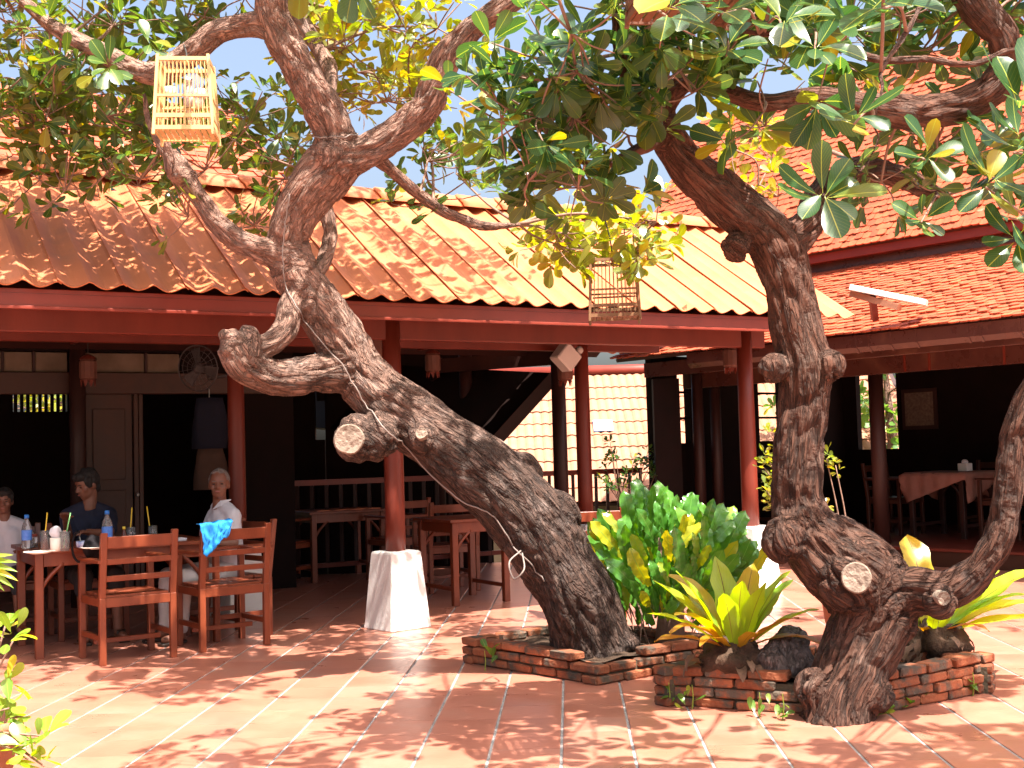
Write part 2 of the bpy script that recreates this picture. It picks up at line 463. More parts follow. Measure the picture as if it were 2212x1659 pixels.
M['bamboo'] = mat('pale bamboo', (.62, .42, .19), (.52, .33, .13), 10, .45, .05, 60, stretch=(1, 1, .2))
M['cagebrown'] = mat('aged brown cage wood', (.24, .12, .055), (.16, .075, .035), 10, .5, .05, 60, stretch=(1, 1, .2))
M['cagered'] = mat('reddish cage wood', (.16, .060, .03), (.11, .04, .02), 10, .5, .05, 60, stretch=(1, 1, .2))
M['cream'] = mat('cream ceramic', (.75, .70, .62), (.68, .62, .54), 5, .35)
M['dove'] = mat('pale dove feathers', (.56, .47, .44), (.40, .33, .32), 30, .8, .2, 80)
M['wire'] = mat('dark wire', (.03, .025, .022), None, 5, .6)
M['cable'] = mat('pale grey cable', (.24, .19, .165), (.17, .135, .12), 12, .6)
M['gutter'] = mat('brown metal gutter', (.10, .036, .025), (.07, .024, .018), 3, .28, .03, 30, .6, c3=(.13, .055, .034), s3=3)
M['redfascia'] = mat('red painted fascia', (.21, .030, .016), (.165, .023, .012), 3, .38, .04, 30, .45)
M['whitepaint'] = mat('white painted board', (.72, .70, .68), (.64, .62, .60), 4, .5)
M['pane'] = mat('old window pane', (.24, .17, .12), (.14, .10, .07), 2.5, .12, .1, 5, .7)
M['skin'] = mat('skin', (.20, .08, .048), (.165, .064, .038), 20, .5, .03, 80)
M['hair'] = mat('black hair', (.008, .006, .005), (.012, .009, .008), 40, .75, .3, 90)
M['grayhair'] = mat('short grey hair', (.20, .16, .14), (.12, .09, .08), 60, .7, .3, 120)
M['navy'] = mat('dark navy cotton', (.010, .013, .035), (.007, .008, .022), 20, .85, .15, 60)
M['whiteshirt'] = mat('white cotton shirt', (.58, .56, .60), (.52, .50, .54), 6, .85, .15, 30)
M['khaki'] = mat('pale linen trousers', (.52, .47, .46), (.44, .40, .40), 8, .9, .15, 40)
M['darkshorts'] = mat('dark shorts', (.03, .028, .032), None, 8, .9)
M['eye'] = mat('dark eye', (.012, .008, .006), None, 5, .25)
M['lip'] = mat('lips', (.30, .10, .08), None, 5, .5)
M['sandal'] = mat('dark leather', (.03, .018, .013), None, 10, .5)
M['blue'] = mat('bright blue cloth', (.015, .28, .72), (.010, .20, .58), 9, .8, .25, 30)
M['tcloth'] = mat('pinkish brown tablecloth', (.36, .16, .12), (.30, .13, .095), 6, .85, .1, 60)
M['bag'] = mat('black bag fabric', (.012, .010, .012), None, 12, .9, .3, 50, .15)
M['plastic'] = mat('white plastic', (.66, .60, .55), (.58, .52, .48), 3, .4)
M['straw'] = mat('yellow straw', (.70, .45, .03), None, 5, .4)
M['gstraw'] = mat('green straw', (.16, .42, .14), None, 5, .4)
M['bluecap'] = mat('blue bottle cap', (.02, .16, .55), None, 5, .4)
M['bluelabel'] = mat('blue bottle label', (.03, .12, .50), (.10, .25, .65), 40, .4)
M['sauce'] = mat('dark sauce', (.08, .02, .01), None, 5, .2)
M['yellowcap'] = mat('yellow cap', (.6, .45, .05), None, 5, .4)
M['chinablue'] = mat('blue and white china', (.55, .60, .75), (.10, .16, .45), 45, .25)
M['metal'] = mat('grey metal', (.35, .34, .33), None, 6, .35, metallic=.8)
M['ceramicpot'] = mat('clay pot', (.36, .14, .08), (.27, .10, .06), 7, .8, .2, 40)
M['ground'] = mat('dry garden ground', (.20, .15, .09), (.11, .11, .05), .6, .95, .3, 5)
M['plaster'] = mat('tan plaster wall', (.40, .28, .19), (.34, .23, .15), 2, .85)
M['lantern'] = mat('lantern cloth', (.16, .06, .04), (.12, .045, .03), 10, .7)
M['skyblue'] = mat('blue plastic sheet', (.25, .45, .80), (.18, .35, .7), 6, .4)
M['paper'] = mat('framed print', (.22, .15, .10), (.10, .06, .05), 30, .6)
def glassmat():
    m = bpy.data.materials.new('clear glass'); m.use_nodes = True
    b = m.node_tree.nodes['Principled BSDF']
    b.inputs['Base Color'].default_value = (.9, .93, .95, 1); b.inputs['Roughness'].default_value = .05
    b.inputs['Transmission Weight'].default_value = .92; b.inputs['IOR'].default_value = 1.3
    return m
M['glass'] = glassmat()
M['fanmetal'] = mat('dark fan metal', (.06, .05, .05), (.04, .03, .03), 8, .45)

# ================================================================== THE SETTING
U1 = V(.866, .5, 0); V1 = V(-.5, .866, 0)
O1 = at(855, 1185, 9.55); O1.z = 0
def b1(a, b, z=0.0):
    return O1 + U1 * a + V1 * b + V(0, 0, z)
def solve1(px, b, z=1.4):
    lo, hi = -12.0, 12.0
    for _ in range(50):
        m = (lo + hi) / 2
        if proj(b1(m, b, z))[0] < px: lo = m
        else: hi = m
    return (lo + hi) / 2
G2 = onz(2050, 1226)
W2 = V(-.643, .766, 0); N2 = V(-.766, -.643, 0)
def b2(c, e, z=0.0):
    return G2 + W2 * c + N2 * e + V(0, 0, z)
def solve2(px, e, z=1.4):
    lo, hi = -4.0, 12.0
    for _ in range(50):
        m = (lo + hi) / 2
        if proj(b2(m, e, z))[0] > px: lo = m
        else: hi = m
    return (lo + hi) / 2

# ground sheet far below the terrace, reaching the horizon
g = MB().poly([(-600, -600, -2.2), (600, -600, -2.2), (600, 600, -2.2), (-600, 600, -2.2)])
tag(g.build('ground', M['ground']), 'dry garden ground falling away behind the terrace', 'ground', kind='structure')

# terrace slab with grout-coloured top
out = [V(-14, -6, 0), V(16, -6, 0), V(16, 22, 0), V(5.2, 18.6, 0), b1(5.6, 4.4), b1(.6, 4.4), b1(.6, 12), b1(-10, 12)]
floor = MB().slab([p + V(0, 0, -2.19) for p in out], (0, 0, 2.19 - .005)).build('courtyard_floor', M['grout'], fix=True)
tag(floor, 'terracotta tiled courtyard floor', 'floor', kind='structure')
# tiles
TH = R(2.55)
tg = V(math.sin(TH), math.cos(TH), 0); th_ = V(math.cos(TH), -math.sin(TH), 0)
TO = onz(1212, 1655); TO.z = 0
TS = .312
def inside(p, poly):
    c = False
    n = len(poly)
    for i in range(n):
        a, b = poly[i], poly[(i + 1) % n]
        if (a.y > p.y) != (b.y > p.y) and p.x < (b.x - a.x) * (p.y - a.y) / (b.y - a.y) + a.x:
            c = not c
    return c
def tile_mesh(k):
    r = random.Random(50 + k)
    hx, hy = TS / 2 - .0065, TS / 2 - .0007
    m = MB()
    z = [r.uniform(-.0002, .0002) for _ in range(4)]
    m.v = [V(-hx, -hy, -.012), V(hx, -hy, -.012), V(hx, hy, -.012), V(-hx, hy, -.012),
           V(-hx, -hy, -.002), V(hx, -hy, -.002), V(hx, hy, -.002), V(-hx, hy, -.002),
           V(-hx + .004, -hy + .0004, z[0]), V(hx - .004, -hy + .0004, z[1]), V(hx - .004, hy - .0004, z[2]), V(-hx + .004, hy - .0004, z[3])]
    m.f = [(8, 9, 10, 11)]
    for i in range(4):
        j = (i + 1) % 4
        m.f += [(i, j, j + 4, i + 4), (i + 4, j + 4, j + 8, i + 8)]
    return m
tiles = [tile_mesh(k) for k in range(6)]
tmesh = [t.mesh('tile', mat=M['tile']) for t in tiles]
cells = []
for i in range(-42, 46):
    for j in range(-22, 44):
        p = TO + th_ * (TS * (i + .5)) + tg * (TS * (j + .5))
        if not inside(p, out): continue
        size = -1
        if p.y > 2:
            x, y, d = proj(p)
            if -120 < x < 2330 and 1100 < y < 1740: size = 1 / d ** 3 if d > 0 else -1
        cells.append((size, p, (i * 7 + j * 3) % 6))
cells.sort(key=lambda c: -c[0])
RT = Matrix(((th_.x, tg.x, 0, 0), (th_.y, tg.y, 0, 0), (0, 0, 1, 0), (0, 0, 0, 1)))
fld = MB()
for k, (s, p, q) in enumerate(cells):
    if k < 300 and s > 0:
        inst('tile', tmesh[q], floor, Matrix.Translation(p + V(0, 0, rnd.uniform(-.0004, .0002))) @ RT)
    else:
        n = len(fld.v)
        dz = rnd.uniform(-.0004, .0002)
        fld.v += [p + th_ * a.x + tg * a.y + V(0, 0, a.z + dz) for a in tiles[q].v]
        fld.f += [tuple(n + i for i in f) for f in tiles[q].f]
tag(fld.build('tile_field', M['tile'], floor), kind='stuff')

# ------------------------------------------------------------------ pavilion with corrugated roof
pav = empty('open_pavilion', O1, 'open sided pavilion with red posts and orange corrugated roof', 'pavilion')
BE, ZE, BR, ZR = -.60, 2.405, 1.21, 3.52
AL, AR = -9.2, 4.25
def post(a, b, z0, z1, r=.074):
    p = b1(a, b, z0)
    return MB().lathe(p, [(r * 1.04, 0), (r * 1.02, .4), (r, 1.0), (r * .93, z1 - z0)], 14).build('post', M['redwood'], pav, smooth=True)
def pedestal(a, b, ang=50, h=.58, w0=.185, w1=.135):
    c = b1(a, b)
    e = V(math.sin(R(ang)), math.cos(R(ang)), 0); f = V(-e.y, e.x, 0)
    m = MB()
    for (hw, z) in ((w0, .0), (w0 * .995, .012), (w0 - .006, .05), (w1 + .002, h - .012), (w1 - .008, h)):
        for (i, j) in ((-1, -1), (1, -1), (1, 1), (-1, 1)):
            m.v.append(c + e * (hw * i) + f * (hw * j) + V(0, 0, z))
    for k in range(4):
        for i in range(4):
            j = (i + 1) % 4
            m.f.append((k * 4 + i, k * 4 + j, k * 4 + 4 + j, k * 4 + 4 + i))
    m.f += [(3, 2, 1, 0), (16, 17, 18, 19)]
    o = m.build('pedestal', M['white'], pav, bevel=.006)
    return o
ROW1 = [-7.0, -3.5, 0.0, 3.5]
ROW2 = [-7.72, -4.22, -.72, 2.78]
for a in ROW1:
    pedestal(a, 0); post(a, 0, .57, 2.40)
for a in ROW2:
    pedestal(a, 1.6); post(a, 1.6, .57, 3.2, .072)
ROW3 = [solve1(1205, 3.3), solve1(930, 3.3), solve1(165, 3.05)]
# beams
def beam(p, q, w, h, m='redwood', name='beam'):
    return MB().bar(p, q, w, h).build(name, M[m], pav, bevel=.006)
beam(b1(AL + .3, .0, 2.27), b1(3.72, .0, 2.27), .07, .17)
beam(b1(AL + .3, 1.6, 2.36), b1(3.72, 1.6, 2.36), .07, .17)
for a in (-7.0, -3.5, 0, 3.5):
    beam(b1(a, -.40, 2.45), b1(a - .25, 3.1, 2.45), .06, .13, name='cross_beam')
for a in (-5.2, -1.7, 1.75):
    beam(b1(a, -.40, 2.44), b1(a - .1, 3.1, 2.44), .05, .12, name='cross_beam')
# fascia: one board with a bead along its foot
f = MB().bar(b1(AL, -.535, 2.345), b1(3.82, -.535, 2.345), .028, .118).build('fascia', M['redfascia'], pav, bevel=.004)
MB().bar(b1(AL, -.556, 2.284), b1(3.82, -.556, 2.284), .022, .022).build('fascia_bead', M['redfascia'], f, bevel=.004)
# small joints in the fascia
# roof: boards and rafters below, sheets above
SL = V1 * (BR - BE) + V(0, 0, ZR - ZE)
SLEN = SL.length; SD = SL.normalized(); SN = U1.cross(SD).normalized()
SL2 = V1 * (BR - BE) - V(0, 0, ZR - ZE); SD2 = SL2.normalized(); SN2 = U1.cross(SD2).normalized()
rf = MB()
p0 = b1(AL, BE + .05, ZE - .03) ; p1 = b1(3.9, BE + .05, ZE - .03)
rf.slab([p0, p1, p1 + SD * (SLEN - .02), p0 + SD * (SLEN - .02)], -SN * .018)
q0 = b1(AL, BR - .02, ZR - .045); q1 = b1(3.9, BR - .02, ZR - .045)
rf.slab([q0, q1, q1 + SD2 * SLEN, q0 + SD2 * SLEN], -SN2 * .018)
roof = rf.build('roof', M['darkwood'], pav, fix=True)
for k in range(30):
    a = AL + .15 + k * .485
    if a > 3.8: break
    s = b1(a, BE + .09, ZE - .085)
    MB().bar(s, s + SD * (SLEN - .12), .045, .075, SN).build('rafter', M['redwood'], roof)
SW, NW = .40, 2
def sheet_mesh(L, seed):
    r = random.Random(seed)
    m = MB(); nx = 10 * NW; rows = 5
    for layer in (0, 1):
        for j in range(rows + 1):
            for i in range(nx + 1):
                x = SW * 1.07 * i / nx
                ph = (x / SW * NW) % 1.0
                z = .048 * (1 - abs(math.sin(math.pi * ph))) ** .9
                z += .012 * (1 - i / nx) + .002 * math.sin(j * 2 + seed)
                z += (-.007 if layer else 0)
                m.v.append(V(x, L * j / rows, z))
    st = (rows + 1) * (nx + 1)
    for j in range(rows):
        for i in range(nx):
            a = j * (nx + 1) + i
            m.f.append((a, a + 1, a + nx + 2, a + nx + 1))
            b = a + st
            m.f.append((b, b + nx + 1, b + nx + 2, b + 1))
    for i in range(nx):
        a = i; m.f.append((a + st, a + st + 1, a + 1, a))
        a = rows * (nx + 1) + i; m.f.append((a, a + 1, a + st + 1, a + st))
    for j in range(rows):
        a = j * (nx + 1); m.f.append((a, a + nx + 1, a + nx + 1 + st, a + st))
        a += nx; m.f.append((a + st, a + nx + 1 + st, a + nx + 1, a))
    me = m.mesh('roof_sheet', mat=M['roofsheet'])
    return me
shm = [sheet_mesh(SLEN + .02, k) for k in range(3)]
k = 0
a = AR - SW
while a > AL:
    o = b1(a, BE - rnd.uniform(0, .012), ZE)
    Mx = Matrix(((U1.x, SD.x, SN.x, o.x), (U1.y, SD.y, SN.y, o.y), (U1.z, SD.z, SN.z, o.z), (0, 0, 0, 1)))
    inst('roof_sheet', shm[k % 3], roof, Mx)
    o = b1(a, BR, ZR)
    Mx = Matrix(((U1.x, SD2.x, SN2.x, o.x), (U1.y, SD2.y, SN2.y, o.y), (U1.z, SD2.z, SN2.z, o.z), (0, 0, 0, 1)))
    inst('roof_sheet', shm[(k + 1) % 3], roof, Mx)
    a -= SW; k += 1
# ridge caps with scalloped ends
def ridge_mesh():
    m = MB(); n = 12; rows = 4; L = .44
    for layer in (0, 1):
        for j in range(rows + 1):
            for i in range(n + 1):
                an = math.pi * i / n
                r = .125 + .018 * (1 - j / rows) - (.012 if layer else 0)
                x = L * j / rows + (.03 * math.cos(an * 4) if j == 0 else 0)
                m.v.append(V(x, -r * 1.15 * math.cos(an), r * .95 * math.sin(an)))
    st = (rows + 1) * (n + 1)
    for j in range(rows):
        for i in range(n):
            a = j * (n + 1) + i
            m.f.append((a, a + n + 1, a + n + 2, a + 1)); b = a + st
            m.f.append((b, b + 1, b + n + 2, b + n + 1))
    for i in range(n):
        m.f.append((i, i + 1, i + 1 + st, i + st))
    return m.mesh('ridge_cap', smooth=True, mat=M['roofsheet'])
rgm = ridge_mesh()
a = AL
while a < AR - .1:
    o = b1(a, BR, ZR - .01)
    inst('ridge_cap', rgm, roof, Matrix(((U1.x, V1.x, 0, o.x), (U1.y, V1.y, 0, o.y), (0, 0, 1, o.z), (0, 0, 0, 1))))
    a += .40
# sub-divided gable at the right-hand end
MB().slab([b1(3.80, BE + .15, 2.42), b1(3.80, 3.0, 2.42), b1(3.80, BR, 3.40)], U1 * .03).build('gable_board', M['redwood'], pav, fix=True)

# unseen roof slab added behind the ridge to shade the shed and terrace back
cv = MB().slab([b1(.47, 2.95, 2.70), b1(5.0, 2.95, 2.70), b1(5.0, 6.4, 2.95), b1(.47, 6.4, 2.95)], V(0, 0, .05)).build('shade_roof', M['blackwood'], pav, fix=True)
# railing along the back of the pavilion terrace
rail = empty('terrace_railing', b1(3.0, 4.3), 'low red railing along the back edge of the pavilion terrace', 'railing')
MB().bar(b1(.7, 4.3, 1.03), b1(5.4, 4.3, 1.03), .07, .06).build('top_rail', M['redwood'], rail)
MB().bar(b1(.7, 4.3, .12), b1(5.4, 4.3, .12), .05, .05).build('bottom_rail', M['redwood'], rail)
a = .8
while a < 5.4:
    MB().bar(b1(a, 4.3, 0 if int((a - .8) / .17 + .5) % 7 == 0 else .145), b1(a, 4.3, 1.0), .04, .04).build('baluster', M['darkwood'], rail)
    a += .17

# ------------------------------------------------------------------ hall behind the pavilion, on the left
hall = empty('dining_hall', b1(-4, 3.4), 'dark timber dining hall with high windows behind the pavilion', 'building')
HB = 3.4
HA = .45
def hbox(a0, a1, b0, b1_, z0, z1, name, m):
    c = b1((a0 + a1) / 2, (b0 + b1_) / 2, (z0 + z1) / 2)
    return MB().box(c, U1 * ((a1 - a0) / 2), V1 * ((b1_ - b0) / 2), V(0, 0, (z1 - z0) / 2)).build(name, M[m], hall, bevel=.004)
aL = -8.0
a185 = solve1(150, HB); aD0 = solve1(185, HB); aD1 = solve1(288, HB); aO1 = solve1(500, HB)
ZC0, ZC1 = 2.16, 2.36        # clerestory band
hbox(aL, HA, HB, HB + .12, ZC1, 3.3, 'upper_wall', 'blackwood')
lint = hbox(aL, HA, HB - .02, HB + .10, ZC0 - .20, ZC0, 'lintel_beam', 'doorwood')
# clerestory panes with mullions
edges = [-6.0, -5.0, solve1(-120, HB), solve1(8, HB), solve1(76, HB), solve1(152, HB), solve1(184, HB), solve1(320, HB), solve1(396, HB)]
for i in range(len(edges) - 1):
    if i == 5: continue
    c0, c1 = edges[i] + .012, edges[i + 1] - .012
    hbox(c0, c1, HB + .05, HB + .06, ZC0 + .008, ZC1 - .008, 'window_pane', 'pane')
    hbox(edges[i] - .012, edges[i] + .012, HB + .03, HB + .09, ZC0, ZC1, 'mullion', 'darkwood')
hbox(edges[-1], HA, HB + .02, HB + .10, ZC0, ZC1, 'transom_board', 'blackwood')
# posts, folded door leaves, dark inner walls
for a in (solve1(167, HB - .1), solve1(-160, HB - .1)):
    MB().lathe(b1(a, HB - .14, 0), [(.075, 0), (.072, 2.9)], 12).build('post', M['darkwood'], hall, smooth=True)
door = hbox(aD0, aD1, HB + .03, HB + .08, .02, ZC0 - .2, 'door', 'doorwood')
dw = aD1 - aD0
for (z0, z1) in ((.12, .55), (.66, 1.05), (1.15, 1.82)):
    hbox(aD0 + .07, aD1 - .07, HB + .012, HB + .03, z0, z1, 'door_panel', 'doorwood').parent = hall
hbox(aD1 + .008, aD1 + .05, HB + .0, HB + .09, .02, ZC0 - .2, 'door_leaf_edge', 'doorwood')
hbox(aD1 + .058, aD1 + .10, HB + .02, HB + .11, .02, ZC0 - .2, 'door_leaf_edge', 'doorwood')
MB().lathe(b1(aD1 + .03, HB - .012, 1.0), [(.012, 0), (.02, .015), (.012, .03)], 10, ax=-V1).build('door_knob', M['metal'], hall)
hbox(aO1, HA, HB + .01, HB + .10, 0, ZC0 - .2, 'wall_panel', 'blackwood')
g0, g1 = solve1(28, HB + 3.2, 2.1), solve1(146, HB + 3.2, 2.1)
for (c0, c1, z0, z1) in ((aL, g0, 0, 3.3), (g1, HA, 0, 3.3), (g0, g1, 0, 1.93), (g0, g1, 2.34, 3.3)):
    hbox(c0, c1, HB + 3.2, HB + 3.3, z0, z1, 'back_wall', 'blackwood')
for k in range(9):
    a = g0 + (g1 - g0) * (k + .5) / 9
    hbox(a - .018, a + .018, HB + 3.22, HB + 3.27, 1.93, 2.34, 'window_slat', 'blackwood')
hbox(-9.2, -9.1, -.2, HB + 3.2, 0, 3.3, 'end_wall', 'blackwood')  # unseen wall added to keep light from leaking in at the left
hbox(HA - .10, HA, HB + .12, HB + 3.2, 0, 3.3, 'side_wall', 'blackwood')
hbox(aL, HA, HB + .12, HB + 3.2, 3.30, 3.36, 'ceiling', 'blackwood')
# slatted high window at the far left seen through the opening: garden light beyond it
# hall roof with clay tiles
HE0, HZ0, HE1, HZ1 = 2.2, 2.925, 6.6, 5.75
hs = (b1(0, HE1, HZ1) - b1(0, HE0, HZ0)); hl = hs.length; hd = hs.normalized(); hn = U1.cross(hd).normalized()
hr = MB()
pA, pB = b1(-9, HE0, HZ0), b1(.9, HE0, HZ0)
hr.slab([pA, pB, pB + hd * hl, pA + hd * hl], -hn * .05)
hd2 = (V1 * (HE1 - HE0) - V(0, 0, HZ1 - HZ0)).normalized(); hn2 = U1.cross(hd2)
hr.slab([pA + hd * hl, pB + hd * hl, pB + hd * hl + hd2 * 1.1, pA + hd * hl + hd2 * 1.1], -hn2 * .05)
hroof = hr.build('hall_roof', M['darkwood'], hall, fix=True)
MB().slab([b1(.82, HE0 + .3, HZ0 + .1), b1(.82, HE1 + .8, HZ0 + .1), b1(.82, HE1 + .8, HZ1 - .58), b1(.82, HE1, HZ1 - .08)], U1 * .05).build('gable_wall', M['redwood'], hall, fix=True)
def clay_tile(wd, ln, th):
    m = MB()
    x = wd / 2
    pts = [(-x, 0), (-x * .5, -.012), (x * .5, -.012), (x, 0), (x, ln), (-x, ln)]
    m.slab([V(a, b, th * (1 - b / ln) + .001) for a, b in pts], (0, 0, th))
    return m
def tile_roof(o, ux, sd, sn, wid, length, tw, exp, parent, name, mstuff, mpart, npart, seed, mask=None):
    r = random.Random(seed)
    var = [clay_tile(tw * .96, exp * 1.5, .014 + .003 * k) for k in range(3)]
    vm = [q.mesh(name, mat=M[mpart]) for q in var]
    cells = []
    for j in range(int(length / exp)):
        for i in range(int(wid / tw)):
            p = o + ux * (tw * (i + (.5 if j % 2 else 0)) + r.uniform(-.004, .004)) + sd * (exp * j + r.uniform(-.005, .005)) + sn * r.uniform(0, .006)
            x, y, d = proj(p)
            if mask and not mask(x, y): continue
            vis = -20 < x < 2232 and -20 < y < 1660
            cells.append((d if vis else 1e6 + d, p, r.randrange(3), r.uniform(-.03, .03)))
    cells.sort(key=lambda c: c[0])
    st = MB()
    for k, (d, p, q, rz) in enumerate(cells):
        ux2 = (ux + sd * rz).normalized(); sd2 = sn.cross(ux2)
        Mx = Matrix(((ux2.x, sd2.x, sn.x, p.x), (ux2.y, sd2.y, sn.y, p.y), (ux2.z, sd2.z, sn.z, p.z), (0, 0, 0, 1)))
        if k < npart and d < 1e6:
            inst(name, vm[q], parent, Mx)
        else:
            n = len(st.v)
            st.v += [Mx @ a for a in var[q].v]
            st.f += [tuple(n + i for i in f) for f in var[q].f]
    if st.v:
        tag(st.build(name + '_field', M[mstuff], parent), kind='stuff')
tile_roof(pA + hn * .002 + hd * .0 + U1 * 3.4, U1, hd, hn, 6.5, hl, .15, .17, hroof, 'roof_tile', 'claystuff', 'clay', 120, 3)

# ------------------------------------------------------------------ right-hand house with two-tier tiled roof
hou = empty('tiled_house', b2(1.5, -1.5), 'red timber house with two tier clay tile roof and brown gutter', 'house')
def tbox(c0, c1, e0, e1, z0, z1, name, m, par=None, bev=.004):
    c = b2((c0 + c1) / 2, (e0 + e1) / 2, (z0 + z1) / 2)
    return MB().box(c, W2 * ((c1 - c0) / 2), N2 * ((e1 - e0) / 2), V(0, 0, (z1 - z0) / 2)).build(name, M[m], par or hou, bevel=bev)
CE = 3.45
PZ = .19
tbox(-5, CE, -3.6, 0, .0, PZ - .03, 'plinth', 'doorwood')
tbox(-5, CE, -3.62, .03, PZ - .03, PZ, 'plinth_edge', 'redwood')
EZ = 2.35
gut = MB()
prof = [(.0, .0), (.02, -.13), (.10, -.15), (.15, -.10), (.16, .02), (.14, .02), (.13, -.08), (.09, -.13), (.03, -.11), (.02, .0)]
gut.slab([b2(-5, .80 + x, EZ + z) for x, z in prof], W2 * (5 + 2.6))
gt = gut.build('gutter', M['gutter'], hou, fix=True)
for px in (1850, 1878, 1925, 1980, 2092, 2120, 2205):
    c = solve2(px, .93, EZ)
    MB().slab([b2(c - .012, .797 + x * 1.05, EZ + z * 1.06) for x, z in prof[1:5]] + [b2(c - .012, .797 + x, EZ + z + .006) for x, z in prof[5:9]], W2 * .024).build('gutter_bracket', M['gutter'], gt, fix=True)
tbox(-5, CE, .72, .78, EZ - .20, EZ - .03, 'eave_board', 'gutter')
tbox(-5, CE, .0, .10, 2.02, 2.24, 'facade_beam', 'gutter')
tbox(-5, CE, .10, .13, 2.20, 2.26, 'beam_trim', 'redwood')
for px in (1955, 2008, 2170):
    c = solve2(px, .1, 2.1)
    tbox(c - .012, c + .012, .10, .112, 2.02, 2.2, 'beam_joint', 'redwood', None, 0)
tbox(-5, CE, .10, .72, 2.225, 2.25, 'soffit', 'gutter')
for px in (1895, 2215 + 120):
    c = solve2(px, -.12)
    MB().lathe(b2(c, -.13, PZ), [(.085, 0), (.08, 1.9)], 14).build('post', M['darkwood'], hou, smooth=True)
# lower roof
LE, LZ, LB, LT = .95, 2.385, -1.15, 3.40
ls = b2(0, LB, LT) - b2(0, LE, LZ); ll = ls.length; ld = ls.normalized(); UX2 = -W2; ln_ = UX2.cross(ld).normalized()
lo_ = b2(3.75, LE, LZ)
low = MB().slab([lo_, lo_ + UX2 * 9, lo_ + UX2 * 9 + ld * ll, lo_ + ld * ll], -ln_ * .04).build('lower_roof', M['darkwood'], hou, fix=True)
tile_roof(lo_ + ln_ * .002 - ld * .04, UX2, ld, ln_, 6.0, ll, .105, .088, low, 'clay_tile', 'claystuff', 'clay', 300, 5)
# band between the roofs, upper eave, steep upper roof
tbox(-5.2, 3.7, LB - .05, LB + .02, LT - .06, LT + .22, 'upper_wall', 'gutter')
tbox(-5.2, 3.75, LB + .02, LB + .16, LT + .10, LT + .23, 'upper_fascia', 'redfascia')
UE, UZ, UB, UT = LB + .20, LT + .23, -2.9, 6.3
us = b2(0, UB, UT) - b2(0, UE, UZ); ul = us.length; ud = us.normalized(); un = UX2.cross(ud).normalized()
uo = b2(5.5, UE, UZ)
upp = MB().slab([uo, uo + UX2 * 10.6, uo + UX2 * 10.6 + ud * ul, uo + ud * ul], -un * .05).build('upper_roof', M['darkwood'], hou, fix=True)
tile_roof(uo + un * .002 - ud * .03, UX2, ud, un, 8.6, ul, .105, .10, upp, 'clay_tile', 'claystuff', 'clay', 300, 6)
bs_ = b2(0, UB - 1.95, UZ) - b2(0, UB, UT)
MB().slab([uo + ud * ul, uo + UX2 * 10.6 + ud * ul, uo + UX2 * 10.6 + ud * ul + bs_, uo + ud * ul + bs_], V(0, 0, -.06)).build('rear_roof', M['claystuff'], hou, fix=True)
# white verge board and bracket between the two roofs
va, vb = at(1838, 622, 12.25), at(2002, 655, 11.95)
vb_ = MB().bar(va, vb, .18, .055).build('verge_board', M['whitepaint'], hou, bevel=.004)
MB().bar(va + V(.02, .05, -.05), vb + V(-.25, .04, -.03), .10, .06).build('verge_soffit', M['paleclay'], hou)
MB().bar(at(1884, 640, 12.15), at(1890, 690, 12.3), .06, .06, (0, 1, 0)).build('verge_bracket', M['redwood'], hou)
# walls with openings
def wall_with_gaps(pfun, a0, a1, z0, z1, gaps, name, m, par):
    """gaps = [(g0,g1,gz0,gz1)] sorted along the wall"""
    cur = a0
    for (g0, g1, gz0, gz1) in gaps:
        pfun(cur, g0, z0, z1, name, m)
        pfun(g0, g1, z0, gz0, name, m)
        pfun(g0, g1, gz1, z1, name, m)
        cur = g1
    pfun(cur, a1, z0, z1, name, m)
EBK = -3.2
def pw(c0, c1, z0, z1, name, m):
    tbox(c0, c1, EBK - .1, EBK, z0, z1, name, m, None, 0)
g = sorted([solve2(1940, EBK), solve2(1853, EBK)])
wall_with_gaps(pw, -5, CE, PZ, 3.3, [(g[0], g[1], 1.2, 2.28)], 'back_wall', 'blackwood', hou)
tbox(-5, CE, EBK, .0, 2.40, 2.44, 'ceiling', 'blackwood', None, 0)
# end wall (across the far end), window gaps that look out on the sunlit roof beyond
def solve_e(px, c, z=1.6):
    lo, hi = -4.0, 4.0
    for _ in range(50):
        m = (lo + hi) / 2
        if proj(b2(c, m, z))[0] > px: lo = m
        else: hi = m
    return (lo + hi) / 2
CW = 3.45
def pe(e0, e1, z0, z1, name, m):
    if e1 - e0 > .005 and z1 - z0 > .005:
        tbox(CW, CW + .1, e0, e1, z0, z1, name, m, None, 0)
gp = [(solve_e(1690, CW), solve_e(1640, CW)), (solve_e(1492, CW), solve_e(1466, CW))]
zt, zb = 2.30, 1.34
wall_with_gaps(pe, EBK, solve_e(1411, CW), .0, 2.42, [(a, b, zb, zt) for a, b in gp], 'end_wall', 'blackwood', hou)
for a, b in gp:
    for z in (zb, 1.66, 1.98, zt):
        tbox(CW - .012, CW + .03, a, b, z - .014, z + .014, 'window_bar', 'blackwood', None, 0)
for px in (1508, 1546):
    e = solve_e(px, CW - .3)
    MB().lathe(b2(CW - .3, e, 0), [(.07, 0), (.068, 2.4)], 12).build('post', M['darkwood'], hou, smooth=True)
# framed print on the back wall
fr = empty('framed_print', b2(solve2(1990, EBK), EBK + .03, 1.5), 'small framed print on the dark back wall of the house', 'picture')
c = solve2(1990, EBK)
MB().box(b2(c, EBK + .012, 1.72), W2 * .26, N2 * .012, V(0, 0, .27)).build('frame', M['darkwood'], fr)
MB().box(b2(c, EBK + .026, 1.72), W2 * .21, N2 * .003, V(0, 0, .22)).build('print', M['paper'], fr)

